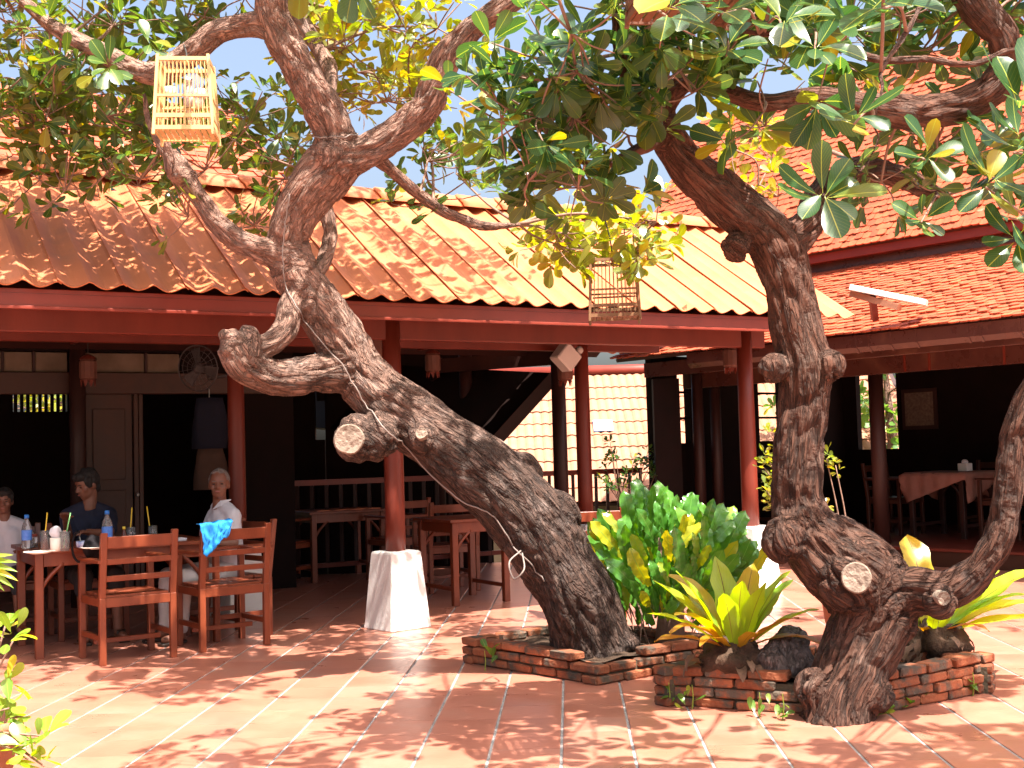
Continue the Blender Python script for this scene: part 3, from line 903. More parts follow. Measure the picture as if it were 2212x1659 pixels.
# ------------------------------------------------------------------ downhill building with pale sunlit roof
low_b = empty('neighbouring_building', V(1.5, 23, -2.2), 'building lower down the slope with pale sunlit tiled roof', 'building')
RX0, RX1 = at(985, 900, 22).x, 7.2
BZ0, BZ1, BY0, BY1 = .42, 2.78, 20.6, 23.9
us4 = V(0, BY1 - BY0, BZ1 - BZ0); l4 = us4.length; d4 = us4.normalized(); n4 = V(1, 0, 0).cross(d4)
br = MB().slab([(RX0, BY0, BZ0), (RX1, BY0, BZ0), (RX1, BY1, BZ1), (RX0, BY1, BZ1)], -n4 * .05)
bsl = br.build('front_roof', M['darkwood'], low_b, fix=True)
MB().slab([(RX0, BY1, BZ1), (RX1, BY1, BZ1), (RX1, BY1 + 3.2, BZ0), (RX0, BY1 + 3.2, BZ0)], V(0, 0, -.05)).build('rear_roof', M['paleclay'], low_b, fix=True)
MB().tube([(RX0, BY1, BZ1 + .02), (RX1, BY1, BZ1 + .02)], .12, 12).build('ridge', M['redfascia'], low_b, smooth=True)
MB().abox(RX0 + .4, RX1 - .4, BY0 + .5, BY1 + 2.7, -2.2, BZ0 + .3).build('wall', M['plaster'], low_b)
TWD, TEX = .30, .385
def roman_tile(k):
    m = MB(); nx = 10
    for layer in (0, 1):
        for j in (0, 1):
            for i in range(nx + 1):
                x = TWD * 1.03 * i / nx
                z = .03 * abs(math.sin(math.pi * (i / nx) * 2)) + (.030 if j == 0 else .004) - (.014 if layer else 0)
                y = (TEX + .06) * j - (0 if j else .012 * abs(math.sin(math.pi * (i / nx) * 2)))
                m.v.append(V(x, y, z))
    s = 2 * (nx + 1)
    for i in range(nx):
        a = i
        m.f.append((a, a + 1, a + nx + 2, a + nx + 1))
        m.f.append((a + s, a + s + 1, a + 1, a))
    m.f.append((0, nx + 1, nx + 1 + s, s)); m.f.append((nx, nx + s, 2 * nx + 1 + s, 2 * nx + 1))
    return m.mesh('roof_tile', mat=M['paleclay'])
rtm = roman_tile(0)
blue_done = False
for j in range(int(l4 / TEX)):
    for i in range(int((RX1 - RX0) / TWD)):
        o = V(RX0 + i * TWD, BY0, BZ0) + d4 * (j * TEX) + n4 * (.004 + rnd.uniform(0, .006))
        inst('roof_tile', rtm, bsl, Matrix(((1, 0, 0, o.x), (0, d4.y, n4.y, o.y), (0, d4.z, n4.z, o.z), (0, 0, 0, 1))))
o = at(1302, 895, 22.3)
MB().box(V(o.x, 0, 0) + V(0, BY0, BZ0) + d4 * 2.15 + n4 * .075, V(.17, 0, 0), d4 * .17, n4 * .006).build('roof_window', M['skyblue'], low_b)

# dark lean-to shed roof between the pavilion and the neighbouring roof
shed = empty('dark_shed', V(-.8, 15, 0), 'dark lean-to roof on posts behind the pavilion', 'shed')
t1, t2 = at(1205, 806, 13.6), at(1062, 964, 13.6)
dv = V(-.72, .69, .10).normalized() * 4.2
nrm = (t2 - t1).cross(dv).normalized()
sh = MB().slab([t1, t2, t2 + dv, t1 + dv], nrm * .05).build('shed_roof', M['blackwood'], shed, fix=True)
ed = MB().bar(t1 + (t1 - t2).normalized() * .03, t2, .05, .13).build('rake_board', M['darkwood'], shed)
for k in range(1, 9):
    p = t1 + (t2 - t1) * (k / 9) + nrm * (-.03 if nrm.z > 0 else .08)
    MB().bar(p + dv * .02, p + dv * .98, .05, .05).build('purlin', M['darkwood'], sh)
MB().bar(at(1200, 772, 13.4), at(930, 792, 14.6), .06, .16).build('tie_beam', M['darkwood'], shed)
for (px, Y) in ((1008, 14.4), (1208, 13.3), (945, 14.9)):
    p = at(px, 900, Y); p.z = 0
    MB().lathe(p, [(.08, 0), (.075, 2.45)], 12).build('post', M['darkwood'], shed, smooth=True)
# dark wall added to stand for the shaded hall interior, with one small window gap
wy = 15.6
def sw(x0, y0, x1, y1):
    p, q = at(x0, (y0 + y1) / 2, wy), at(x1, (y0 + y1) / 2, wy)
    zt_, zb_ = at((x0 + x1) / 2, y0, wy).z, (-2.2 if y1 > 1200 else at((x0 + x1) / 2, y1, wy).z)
    MB().abox(p.x, q.x, wy - .04, wy + .04, zb_, zt_).build('shade_wall', M['blackwood'], shed)
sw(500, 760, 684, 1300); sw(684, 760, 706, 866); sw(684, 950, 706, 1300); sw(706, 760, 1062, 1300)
# dark pillar left of the window wall
pil = MB().box(at(1443, 1000, 14.9) * 1 + V(0, 0, 0), (.155, 0, 0), (0, .09, 0), (0, 0, 1.0)).build('dark_pillar', M['blackwood'])
pil.location.z = 0
tag(pil, 'wide dark timber pillar left of the narrow window openings', 'pillar')

# ================================================================== BRICK PLANTERS
def brick_mesh(k, L=.205, W=.10, H=.045):
    r = random.Random(900 + k)
    m = MB().box((0, 0, 0), (L / 2, 0, 0), (0, W / 2, 0), (0, 0, H / 2))
    me = m.mesh('brick', mat=M['brick'])
    bm = bmesh.new(); bm.from_mesh(me)
    bmesh.ops.bevel(bm, geom=list(bm.edges), offset=.006 + .003 * r.random(), segments=1, affect='EDGES')
    for v in bm.verts:
        v.co += V(r.uniform(-.004, .004), r.uniform(-.003, .003), r.uniform(-.0025, .0025))
    bm.to_mesh(me); bm.free()
    return me
bricks = [brick_mesh(k) for k in range(6)]
halfs = [brick_mesh(10 + k, .10) for k in range(4)]
def planter(corners, courses, label, skip=lambda a, b, c: False, seed=1, H=.05):
    r = random.Random(seed)
    cen = sum(corners, V(0, 0, 0)) / len(corners); cen.z = 0
    root = empty('brick_planter', cen, label, 'planter')
    n = len(corners)
    for i in range(n):
        A, B = corners[i].copy(), corners[(i + 1) % n].copy()
        A.z = B.z = 0
        d = (B - A); L = d.length; d.normalize()
        nin = (cen - (A + B) / 2); nin -= d * nin.dot(d); nin.normalize()
        # recessed mortar core
        c = (A + B) / 2 + nin * .062
        MB().box(c + V(0, 0, H * (courses - 1) / 2 - .008), d * (L / 2 - .03), nin * .036, V(0, 0, H * (courses - 1) / 2 - .008)).build('mortar_core', M['mortar'], root)
        for k in range(courses):
            x = .0 if k % 2 == 0 else -.105
            if k == courses - 1: x -= .05
            while x < L - .03:
                w = .205
                me = None
                x0, x1 = max(x, 0), min(x + w, L)
                if x1 - x0 > .155: me = bricks[r.randrange(6)]; bl = .205
                elif x1 - x0 > .05: me = halfs[r.randrange(4)]; bl = .10
                if me and not skip(i, (x0 + x1) / 2 / L, k):
                    p = A + d * ((x0 + x1) / 2) + nin * (.05 + r.uniform(-.008, .008)) + V(0, 0, H * (k + .5) + r.uniform(-.003, .003))
                    sx = max(.5, (x1 - x0 - .008) / bl)
                    rz = r.uniform(-.05, .05) * (2.2 if k == courses - 1 else 1)
                    M3 = Matrix(((d.x, nin.x, 0, p.x), (d.y, nin.y, 0, p.y), (0, 0, 1, p.z), (0, 0, 0, 1)))
                    if M3.determinant() < 0:
                        M3 = Matrix(((-d.x, nin.x, 0, p.x), (-d.y, nin.y, 0, p.y), (0, 0, 1, p.z), (0, 0, 0, 1)))
                    inst('brick', me, root, M3 @ Matrix.Rotation(rz, 4, 'Z') @ Matrix.Rotation(r.uniform(-.025, .025), 4, 'Y') @ Matrix.Diagonal((sx, 1, 1, 1)))
                x += w + .008
    # soil
    s = MB(); g = 14
    ins = [c + (cen - c) * .09 for c in corners]
    for j in range(g + 1):
        for i in range(g + 1):
            a, b = i / g, j / g
            p = (ins[0] * (1 - a) + ins[1] * a) * (1 - b) + (ins[3] * (1 - a) + ins[2] * a) * b
            z = H * courses - .055 + .05 * noise.noise(p * 4) + .02 * noise.noise(p * 15)
            s.v.append(V(p.x, p.y, z))
    for j in range(g):
        for i in range(g):
            a = j * (g + 1) + i
            s.f.append((a, a + 1, a + g + 2, a + g + 1))
    s.build('soil', M['soil'], root, smooth=True)
    return root
c1 = [onz(1290, 1482), onz(1572, 1432), None, onz(998, 1432)]
c1[2] = c1[1] + c1[3] - c1[0]
planter(c1, 3, 'low square brick planter round the leaning tree trunk', skip=lambda i, t, k: k == 2 and ((i == 0 and t < .32) or (i == 3 and t > .9)), seed=3, H=.055)
c2 = [onz(1868, 1552), onz(2152, 1492), None, onz(1412, 1522)]
c2[2] = c2[1] + c2[3] - c2[0]
planter(c2, 4, 'front brick planter with weeds at its foot round the crooked trunk', skip=lambda i, t, k: (i == 3 and t > .66 and k > 1) or (i == 0 and t < .10 and k > 1), seed=9)

# ================================================================== TREES
PX = 1.0 / FPX
class Tree:
    def __init__(s, name, base, label, bark):
        s.root = empty(name, base, label, 'tree')
        s.bark = bark
        s.tubes = MB(); s.samples = []; s.limbs = {}
        s.twig = MB(); s.hubs = []; s.items = []
        s.rn = random.Random(hash(name) % 1000 if False else len(name))
    def limb(s, key, pts, n=9, wobble=.06, closed_tip=True):
        P = []
        for (px, py, Y, wd) in pts:
            p = at(px, py, Y)
            P.append((p.x, p.y, p.z, wd * .44 * Y * PX))
        S = spline(P, n)
        path = [Vector(q[:3]) for q in S]
        rad = [max(.006, q[3]) for q in S]
        sd = len(s.limbs) * 3.7
        def wob(p, an):
            return 1 + wobble * noise.noise(V(p.x * 3 + sd, p.y * 3 + math.cos(an) * .8, p.z * 3 + math.sin(an) * .8)) * 1.6
        s.tubes.tube([path[0] - (path[1] - path[0]).normalized() * rad[0] * .2] + path, [rad[0] * .9] + rad, 18, True, wob)
        s.tubes.ball(path[-1], rad[-1] * .98, 12, 8)
        arc = 0; a = (path[1] - path[0]).orthogonal().normalized()
        for i, p in enumerate(path):
            t = (path[min(i + 1, len(path) - 1)] - path[max(i - 1, 0)]).normalized()
            a = (a - t * a.dot(t)).normalized()
            if i: arc += (p - path[i - 1]).length
            s.samples.append((p, t, a.copy(), t.cross(a), arc + sd, rad[i]))
        s.limbs[key] = (path, rad)
    def knob(s, px, py, Y, r, sq=(1, 1, 1)):
        s.tubes.ball(at(px, py, Y), (r * sq[0], r * sq[1], r * sq[2]), 16, 10)
    def finish_trunk(s, voxel, amp):
        me = remeshed(s.tubes, voxel, 5, .5)
        kd = kdtree.KDTree(len(s.samples))
        for i, q in enumerate(s.samples): kd.insert(q[0], i)
        kd.balance()
        n = len(me.vertices)
        co = np.empty(n * 3); me.vertices.foreach_get('co', co); co = co.reshape(-1, 3)
        no = np.empty(n * 3); me.vertices.foreach_get('normal', no); no = no.reshape(-1, 3)
        at_ = np.empty((n, 3)); new = np.empty((n, 3))
        for i in range(n):
            p = Vector(co[i])
            _, k, _ = kd.find(p)
            c, t, a, b, arc, rr = s.samples[k]
            d = p - c
            x, y, z = d.dot(a), d.dot(b), arc + d.dot(t)
            at_[i] = (x, y, z)
            q = V(x * 13, y * 13, z * 3.2)
            q += V(noise.noise(q * .5), noise.noise(q * .5 + V(9, 3, 1)), 0) * .7
            r1 = .3 - max(0.0, 1 - 4.5 * abs(noise.noise(q)))
            r2 = 1 - 2.0 * abs(noise.noise(V(x * 30, y * 30, z * 9) + V(5, 5, 5)))
            lum = noise.noise(p * 5.0) * .6 + noise.noise(p * 2.1)
            k_ = min(1.0, rr / .10)
            new[i] = co[i] + no[i] * (amp * k_ * (r1 * .75 + r2 * .22 + lum * .8))
        me.vertices.foreach_set('co', new.ravel())
        A = me.attributes.new('bark', 'FLOAT_VECTOR', 'POINT')
        A.data.foreach_set('vector', at_.ravel())
        me.update()
        s.trunk = place_mesh('trunk', me, s.bark, s.root)
        return s.trunk
    def cut(s, p, axis, r, th=.03):
        axis = Vector(axis).normalized()
        a = axis.orthogonal().normalized(); b = axis.cross(a)
        m = MB(); n = 22
        rings = ((1.0, -th), (1.02, -.004), (.93, .006), (.6, .001), (.25, .004))
        for (rr, z) in rings:
            for k in range(n):
                an = 2 * math.pi * k / n
                q = r * rr * (1 + .09 * noise.noise(V(math.cos(an) * 1.3, math.sin(an) * 1.3, r * 50)))
                m.v.append(Vector(p) + a * (q * math.cos(an)) + b * (q * math.sin(an)) + axis * (z + .006 * noise.noise(V(math.cos(an) * rr * 3, math.sin(an) * rr * 3, 7))))
        for j in range(len(rings) - 1):
            for k in range(n):
                k2 = (k + 1) % n
                m.f.append((j * n + k, j * n + k2, (j + 1) * n + k2, (j + 1) * n + k))
        m.f.append(tuple(range((len(rings) - 1) * n, len(rings) * n)))
        return m.build('cut_face', M['cutwood'], s.root, smooth=False)
    # ---- foliage
    def nearest(s, p, keys=None):
        best = None
        for k, (path, rad) in s.limbs.items():
            if keys and k not in keys: continue
            for i in range(2, len(path)):
                d = (path[i] - p).length
                if best is None or d < best[0]: best = (d, path[i], rad[i])
        for q in s.hubs:
            d = (q - p).length + .25
            if d < best[0]: best = (d, q, .012)
        return best
    def blob(s, px, py, Y, rx, rz, n, leaf, kind=0, ry=None, near=False, keys=None, stem=True, droop=.0):
        """a bough: a limb from the nearest branch, twigs and leaf rosettes spread through an ellipsoid"""
        s.blob3(at(px, py, Y), rx, ry or rx, rz, n, leaf, kind, near, keys, stem, droop)
    def blob3(s, c, rx, ry, rz, n, leaf, kind=0, near=False, keys=None, stem=True, droop=0.):
        r = s.rn
        hub = c + V(r.uniform(-.1, .1) * rx, 0, -rz * .15)
        if stem:
            d, q, rad = s.nearest(c, keys)
            mid = (hub + q) / 2 + V(r.uniform(-.12, .12), r.uniform(-.1, .1), r.uniform(-.05, .18)) * min(1, d)
            S = spline([tuple(q), tuple(mid), tuple(hub)], 6)
            r0 = min(rad * .6, .007 + .006 * d)
            s.hubs.append(hub)
            s.twig.tube([Vector(x) for x in S], [r0 + (.006 - r0) * i / (len(S) - 1) for i in range(len(S))], 6)
        for k in range(n):
            while True:
                o = V(r.uniform(-1, 1), r.uniform(-1, 1), r.uniform(-1, 1))
                if o.length < 1: break
            p = c + V(o.x * rx, o.y * ry, o.z * rz)
            dr = (p - hub)
            if dr.length > .05 and stem:
                m1 = hub + dr * .5 + V(r.uniform(-.2, .2), r.uniform(-.2, .2), r.uniform(-.25, .1)) * dr.length * .5
                s.twig.tube([Vector(x) for x in spline([tuple(hub), tuple(m1), tuple(p)], 3)], [.0045] * 6 + [.003], 4, False)
            ax = (dr.normalized() * .7 + V(r.uniform(-.6, .6), r.uniform(-.6, .6), r.uniform(.0, .9) - droop)).normalized()
            s.rosette(p, ax, leaf, kind, near)
    def rosette(s, p, ax, leaf, kind=0, near=False, nl=None, spread=(.75, 1.35)):
        r = s.rn
        nl = nl or r.randint(5, 9)
        a = ax.orthogonal().normalized(); b = ax.cross(a)
        ph = r.uniform(0, 6.28)
        for k in range(nl):
            an = ph + 2.4 * k
            tilt = r.uniform(*spread)
            d = (ax * math.cos(tilt) + (a * math.cos(an) + b * math.sin(an)) * math.sin(tilt)).normalized()
            d = (d + V(0, 0, -.22)).normalized()
            nrm = (ax - d * ax.dot(d))
            if nrm.length < .05: nrm = d.orthogonal()
            nrm.normalize()
            nrm = (nrm + V(0, 0, .35) + V(r.uniform(-.3, .3), r.uniform(-.3, .3), 0)); nrm -= d * nrm.dot(d); nrm.normalize()
            sc = leaf * r.uniform(.68, 1.12)
            s.items.append((p + d * (.015) + ax * (.012 * k * r.random()), d, nrm, sc, kind, near))
    def finish_leaves(s, mats, npart=300):
        """mats[kind]; the leaves that show largest become parts, the rest one crown mesh per kind"""
        def key(it):
            p = it[0] + it[1] * it[3] * .5
            x, y, d = proj(p)
            if p.y < .5 or not (0 < x < 2212 and 0 < y < 1659): return 0
            return it[3] / d * (1.0 if it[5] else .6)
        idx = sorted(range(len(s.items)), key=lambda i: -key(s.items[i]))
        part = set(i for i in idx[:npart] if key(s.items[i]) > 0)
        crown = {}
        for kind, m in mats.items():
            ids = [i for i, it in enumerate(s.items) if it[4] == kind and i not in part]
            if not ids: continue
            o = leaves_mesh([s.items[i] for i in ids], m, s.root, 'crown', s.rn)
            tag(o, kind='stuff')
            crown[kind] = o
        first = list(crown.values())[0]
        lm = {}
        for i in part:
            it = s.items[i]
            v = s.rn.randrange(4)
            if (it[4], v) not in lm:
                lm[(it[4], v)] = leaf_single(v, mats[it[4]])
            p, d, nrm, sc = it[:4]
            x = d.cross(nrm)
            inst('leaf', lm[(it[4], v)], crown.get(it[4], first), Matrix(((x.x * sc, d.x * sc, nrm.x * sc, p.x), (x.y * sc, d.y * sc, nrm.y * sc, p.y), (x.z * sc, d.z * sc, nrm.z * sc, p.z), (0, 0, 0, 1))))
        if s.twig.v:
            o = s.twig.build('twigs', M['twigbark'], s.root, smooth=True)
            tag(o, kind='stuff')
M['twigbark'] = mat('twig bark', (.26, .15, .105), (.16, .085, .06), 12, .75, .2, 60)

ST = [0, .07, .2, .42, .64, .82, .94, 1.0]
WD = [.03, .035, .30, .66, .92, .90, .58, .02]
def leaf_base(v):
    r = random.Random(v * 11 + 3)
    wid = .262 * (1, .92, 1.1, .85)[v % 4]
    fold = (.22, .12, .3, .05)[v % 4]
    curl = (.10, -.10, .24, -.25)[v % 4]
    vs, uv, fs = [], [], []
    tw = (.0, .25, -.2, .1)[v % 4]
    for j, t in enumerate(ST):
        w_ = WD[j] * wid
        zc = -curl * t * t
        for sx in (-1, 0, 1):
            x = sx * w_
            z = zc + fold * abs(x) + .012 * math.sin(t * 9 + sx * 3 + v) * abs(sx)
            ca, sa = math.cos(tw * t), math.sin(tw * t)
            vs.append((x * ca - (z - zc) * sa, t, zc + x * sa + (z - zc) * ca)); uv.append((sx * WD[j], t))
    n = 3
    for j in range(len(ST) - 1):
        for i in range(2):
            a = j * n + i
            fs.append((a, a + 1, a + n + 1, a + n))
    return np.array(vs), np.array(uv), np.array(fs)
LB_ = [leaf_base(v) for v in range(4)]
def set_uv(me, uvs):
    l = me.uv_layers.new(name='UVMap')
    vi = np.empty(len(me.loops), dtype=np.int32); me.loops.foreach_get('vertex_index', vi)
    l.data.foreach_set('uv', np.asarray(uvs, dtype=np.float32)[vi].ravel())
def leaf_single(v, m):
    vs, uv, fs = LB_[v]
    me = bpy.data.meshes.new('leaf'); me.from_pydata(vs.tolist(), [], fs.tolist())
    set_uv(me, uv); me.polygons.foreach_set('use_smooth', [True] * len(me.polygons)); me.materials.append(m)
    return me
def leaves_mesh(items, m, parent, name, rn):
    off = np.array(wloc(parent))
    VS, UV, FS = [], [], []
    n0 = 0
    for it in items:
        p, d, nrm, sc = it[:4]
        vs, uv, fs = LB_[rn.randrange(4)]
        x = d.cross(nrm)
        A = np.array((tuple(x), tuple(d), tuple(nrm))) * sc
        VS.append(vs @ A + np.array(p) - off); UV.append(uv); FS.append(fs + n0)
        n0 += len(vs)
    VS = np.concatenate(VS); UV = np.concatenate(UV); FS = np.concatenate(FS)
    me = bpy.data.meshes.new(name)
    me.vertices.add(len(VS)); me.vertices.foreach_set('co', VS.ravel())
    me.loops.add(FS.size); me.loops.foreach_set('vertex_index', FS.ravel().astype(np.int32))
    me.polygons.add(len(FS)); me.polygons.foreach_set('loop_start', np.arange(0, FS.size, 4, dtype=np.int32))
    me.polygons.foreach_set('use_smooth', [True] * len(FS))
    me.update(calc_edges=True)
    set_uv(me, UV)
    me.materials.append(m)
    o = bpy.data.objects.new(name, me); C.objects.link(o); o.parent = parent
    return o

# ---------------------------------------------------------------- tree 1: leaning trunk on the left
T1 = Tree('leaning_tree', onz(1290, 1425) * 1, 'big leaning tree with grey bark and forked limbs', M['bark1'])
T1.limb('trunk', [(1285, 1425, 7.50, 200), (1280, 1380, 7.48, 190), (1246, 1290, 7.42, 184), (1160, 1150, 7.38, 188), (1070, 1045, 7.34, 178), (975, 965, 7.36, 160), (868, 890, 7.36, 150),
                   (785, 815, 7.34, 136), (738, 735, 7.30, 128), (682, 655, 7.26, 122), (638, 590, 7.22, 112), (624, 530, 7.20, 106), (640, 468, 7.16, 112), (680, 402, 7.12, 126), (728, 345, 7.08, 128), (732, 312, 7.05, 112)], wobble=.08)
T1.limb('left', [(735, 340, 7.08, 105), (716, 268, 7.02, 92), (668, 180, 6.95, 88), (622, 100, 6.9, 86), (592, 40, 6.85, 76), (585, -40, 6.8, 72), (600, -160, 6.75, 66)])
T1.limb('right', [(745, 345, 7.08, 98), (832, 305, 7.05, 80), (905, 250, 7.0, 78), (945, 180, 6.95, 74), (965, 125, 6.9, 76), (1010, 65, 6.85, 66), (1075, 22, 6.8, 60), (1160, -40, 6.8, 50), (1250, -130, 6.8, 42)])
T1.limb('bough', [(600, 60, 6.87, 66), (545, 52, 6.9, 58), (470, 68, 6.95, 54), (410, 118, 7.0, 60), (345, 158, 7.05, 54), (285, 148, 7.1, 44), (210, 108, 7.15, 44), (120, 62, 7.2, 38), (60, 10, 7.25, 30), (-30, -60, 7.3, 24)])
T1.limb('back', [(700, 250, 7.1, 40), (715, 165, 7.35, 38), (690, 110, 7.5, 40), (650, 40, 7.55, 42), (620, -40, 7.6, 40)])
T1.limb('stub', [(748, 800, 7.32, 100), (690, 805, 7.2, 92), (630, 815, 7.08, 88), (575, 812, 6.98, 80), (528, 785, 6.9, 86), (508, 755, 6.86, 82)])
T1.limb('stub_top', [(512, 760, 6.88, 76), (500, 735, 6.85, 62), (486, 726, 6.84, 34)])
T1.limb('stub_top2', [(530, 760, 6.9, 80), (540, 725, 6.9, 48), (530, 712, 6.9, 26)])
T1.limb('arm', [(655, 620, 7.3, 60), (628, 665, 7.12, 62), (622, 705, 7.05, 62), (592, 738, 6.99, 58), (548, 757, 6.94, 60)])
T1.limb('leftlow', [(640, 560, 7.2, 62), (588, 548, 7.15, 62), (520, 522, 7.12, 58), (470, 480, 7.1, 54), (430, 425, 7.1, 52), (398, 380, 7.1, 54), (376, 345, 7.12, 40), (352, 318, 7.14, 26), (322, 265, 7.15, 17), (312, 205, 7.15, 14)])
T1.limb('leftlow2', [(402, 385, 7.1, 44), (375, 372, 7.0, 34), (362, 320, 6.95, 22), (358, 295, 6.95, 20)])
T1.limb('rear', [(672, 600, 7.3, 44), (700, 560, 7.45, 40), (714, 500, 7.55, 38), (700, 430, 7.6, 34), (690, 380, 7.65, 30)])
T1.limb('rightlow', [(800, 330, 7.15, 40), (850, 372, 7.3, 32), (905, 420, 7.45, 28), (965, 460, 7.6, 26), (1045, 488, 7.8, 24), (1120, 485, 8.0, 16)])
T1.knob(770, 945, 7.16, .125, (1, .9, 1.05))
T1.knob(812, 942, 7.2, .13)
T1.knob(912, 945, 7.2, .085, (.8, .8, 1))
T1.knob(1205, 1110, 7.38, .14); T1.knob(1345, 1385, 7.42, .11, (1, 1, .7)); T1.knob(1120, 1030, 7.42, .14)
T1.knob(1230, 1395, 7.45, .11, (1, 1, .7)); T1.knob(728, 340, 7.04, .14)
T1.finish_trunk(.012, .027)
T1.cut(at(754, 948, 7.005), at(745, 945, 6.2) - at(765, 948, 7.1), .085, .05)
T1.cut(at(910, 936, 7.095), V(-.1, -1, .35), .035, .03)

# boughs and leaves of tree 1
def fill(T, rect, Y, dens, leaf, kind=0, seed=1, rx=.33, rz=.24, n=(5, 9), yj=.7, **k):
    """spread boughs over a part of the crown: rect in picture units at distance Y"""
    r = random.Random(seed)
    x0, y0, x1, y1 = rect
    area = (x1 - x0) * (y1 - y0) * (Y * PX) ** 2
    for _ in range(max(1, int(area * dens + .5))):
        T.blob(r.uniform(x0, x1), r.uniform(y0, y1), Y + r.uniform(-yj, yj), rx * r.uniform(.7, 1.25), rz * r.uniform(.7, 1.2), r.randint(*n), leaf * r.uniform(.85, 1.15), kind, **k)
fill(T1, (-120, -30, 260, 150), 7.9, 15.47, 0.13, 0, 11)
fill(T1, (-120, 150, 330, 330), 8.0, 27.3, 0.13, 0, 12)
fill(T1, (60, 300, 350, 410), 7.7, 25.03, 0.12, 0, 13)
fill(T1, (-60, 300, 90, 350), 7.8, 20.47, 0.11, 0, 14)
fill(T1, (380, 330, 640, 420), 8.2, 20.02, 0.11, 0, 15)
fill(T1, (470, 180, 650, 340), 8.1, 19.11, 0.13, 0, 16)
fill(T1, (240, -30, 560, 50), 7.6, 19.11, 0.13, 0, 17)
fill(T1, (640, -40, 1000, 110), 8.0, 14.56, 0.13, 1, 18)
fill(T1, (740, 110, 960, 250), 8.2, 18.2, 0.13, 1, 19)
fill(T1, (800, 290, 1010, 400), 8.0, 19.11, 0.12, 0, 20)
fill(T1, (640, 60, 760, 200), 8.3, 9.1, 0.11, 1, 21)
fill(T1, (1080, 455, 1420, 560), 8.4, 22.75, 0.14, 1, 22, yj=.5)
fill(T1, (330, 390, 560, 480), 7.6, 10.92, 0.11, 0, 23)
fill(T1, (760, 380, 1010, 430), 8.0, 7.0, .115, 0, 24, yj=.3)
fill(T1, (1330, 420, 1460, 480), 8.6, 6.0, .12, 1, 25, yj=.3)
fill(T1, (640, 170, 760, 300), 8.6, 6.0, .115, 1, 26, yj=.3)
# crown above the frame, over the pavilion roof and the courtyard
HOLES = [(onz(1592, 1400, .4), .5), (onz(1440, 1250, .6), .45), (onz(1250, 1515), .34), (onz(2110, 1430), .45), (onz(700, 1570), .3), (onz(1130, 1335), .3), (onz(380, 1600), .25), (onz(2010, 1380, .4), .3)]
def canopy(T, x0, x1, y0, y1, dens, leaf, kind, seed, zoff=.3, zh=.9, n=(8, 13)):
    r = random.Random(seed)
    for _ in range(int((x1 - x0) * (y1 - y0) * dens + .5)):
        X, Y = r.uniform(x0, x1), r.uniform(y0, y1)
        z = 1.3 + .375 * Y + zoff + r.uniform(0, zh)
        gx, gy = X - .245 * (z - .2), Y + .372 * (z - .2)
        if any((gx - h.x) ** 2 + (gy - h.y) ** 2 < (q + .10) ** 2 for h, q in HOLES) and Y < 8: continue
        T.blob3(V(X, Y, z), .45, .45, .22, r.randint(*n), leaf * r.uniform(.85, 1.15), kind)
canopy(T1, -5.2, -.6, 6.9, 9.6, 5.22, .125, 0, 31)
canopy(T1, -.6, .4, 6.6, 8.6, 3.09, .125, 0, 32)
canopy(T1, -4.6, -.4, 5.0, 6.9, 1.69, .135, 0, 33)
canopy(T1, -1.3, .62, 7.9, 9.5, 3.4, .13, 0, 34)
T1.finish_leaves({0: M['leaf1'], 1: M['leafyellow']}, 300)

# ---------------------------------------------------------------- tree 2: crooked trunk on the right
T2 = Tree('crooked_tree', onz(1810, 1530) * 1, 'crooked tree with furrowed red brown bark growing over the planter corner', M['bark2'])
T2.limb('trunk', [(1800, 1560, 6.02, 200), (1812, 1500, 6.02, 172), (1850, 1420, 6.05, 178), (1890, 1330, 6.08, 200), (1868, 1262, 6.1, 212), (1800, 1208, 6.1, 196), (1742, 1150, 6.12, 158), (1722, 1080, 6.12, 112), (1724, 1000, 6.12, 106),
                   (1734, 900, 6.12, 116), (1738, 800, 6.12, 124), (1722, 715, 6.12, 118), (1704, 620, 6.12, 112), (1680, 545, 6.12, 128), (1640, 490, 6.12, 120), (1560, 425, 6.1, 108), (1495, 365, 6.08, 98), (1448, 305, 6.05, 86), (1425, 245, 6.0, 74), (1435, 190, 5.95, 58)], wobble=.08)
T2.limb('lowright', [(1900, 1310, 6.1, 150), (1975, 1278, 6.0, 108), (2045, 1278, 5.9, 92), (2105, 1240, 5.85, 84), (2152, 1170, 5.8, 76), (2172, 1095, 5.78, 66), (2182, 1020, 5.76, 70), (2190, 950, 5.76, 74), (2215, 880, 5.75, 66), (2260, 780, 5.75, 58), (2290, 640, 5.75, 52), (2300, 400, 5.75, 48)])
T2.limb('fork', [(1690, 530, 6.15, 90), (1742, 480, 6.3, 84), (1790, 400, 6.5, 74), (1875, 366, 6.65, 64), (1960, 388, 6.8, 56), (2030, 425, 6.9, 40)])
T2.limb('across', [(1430, 235, 6.0, 56), (1480, 178, 5.9, 44), (1560, 195, 5.85, 40), (1650, 222, 5.8, 42), (1768, 212, 5.8, 48), (1880, 232, 5.9, 62), (1990, 245, 6.0, 78), (2095, 222, 6.0, 84), (2170, 160, 5.95, 80), (2165, 80, 5.9, 76), (2110, 10, 5.9, 84), (2070, -90, 5.9, 76)])
T2.limb('upleft', [(1440, 270, 6.02, 60), (1395, 240, 5.9, 46), (1350, 150, 5.7, 34), (1330, 40, 5.5, 30), (1320, -80, 5.4, 28)])
T2.limb('twigleft', [(1425, 300, 6.05, 40), (1390, 318, 5.9, 32), (1310, 355, 5.75, 24), (1240, 345, 5.6, 18), (1160, 320, 5.5, 14)])
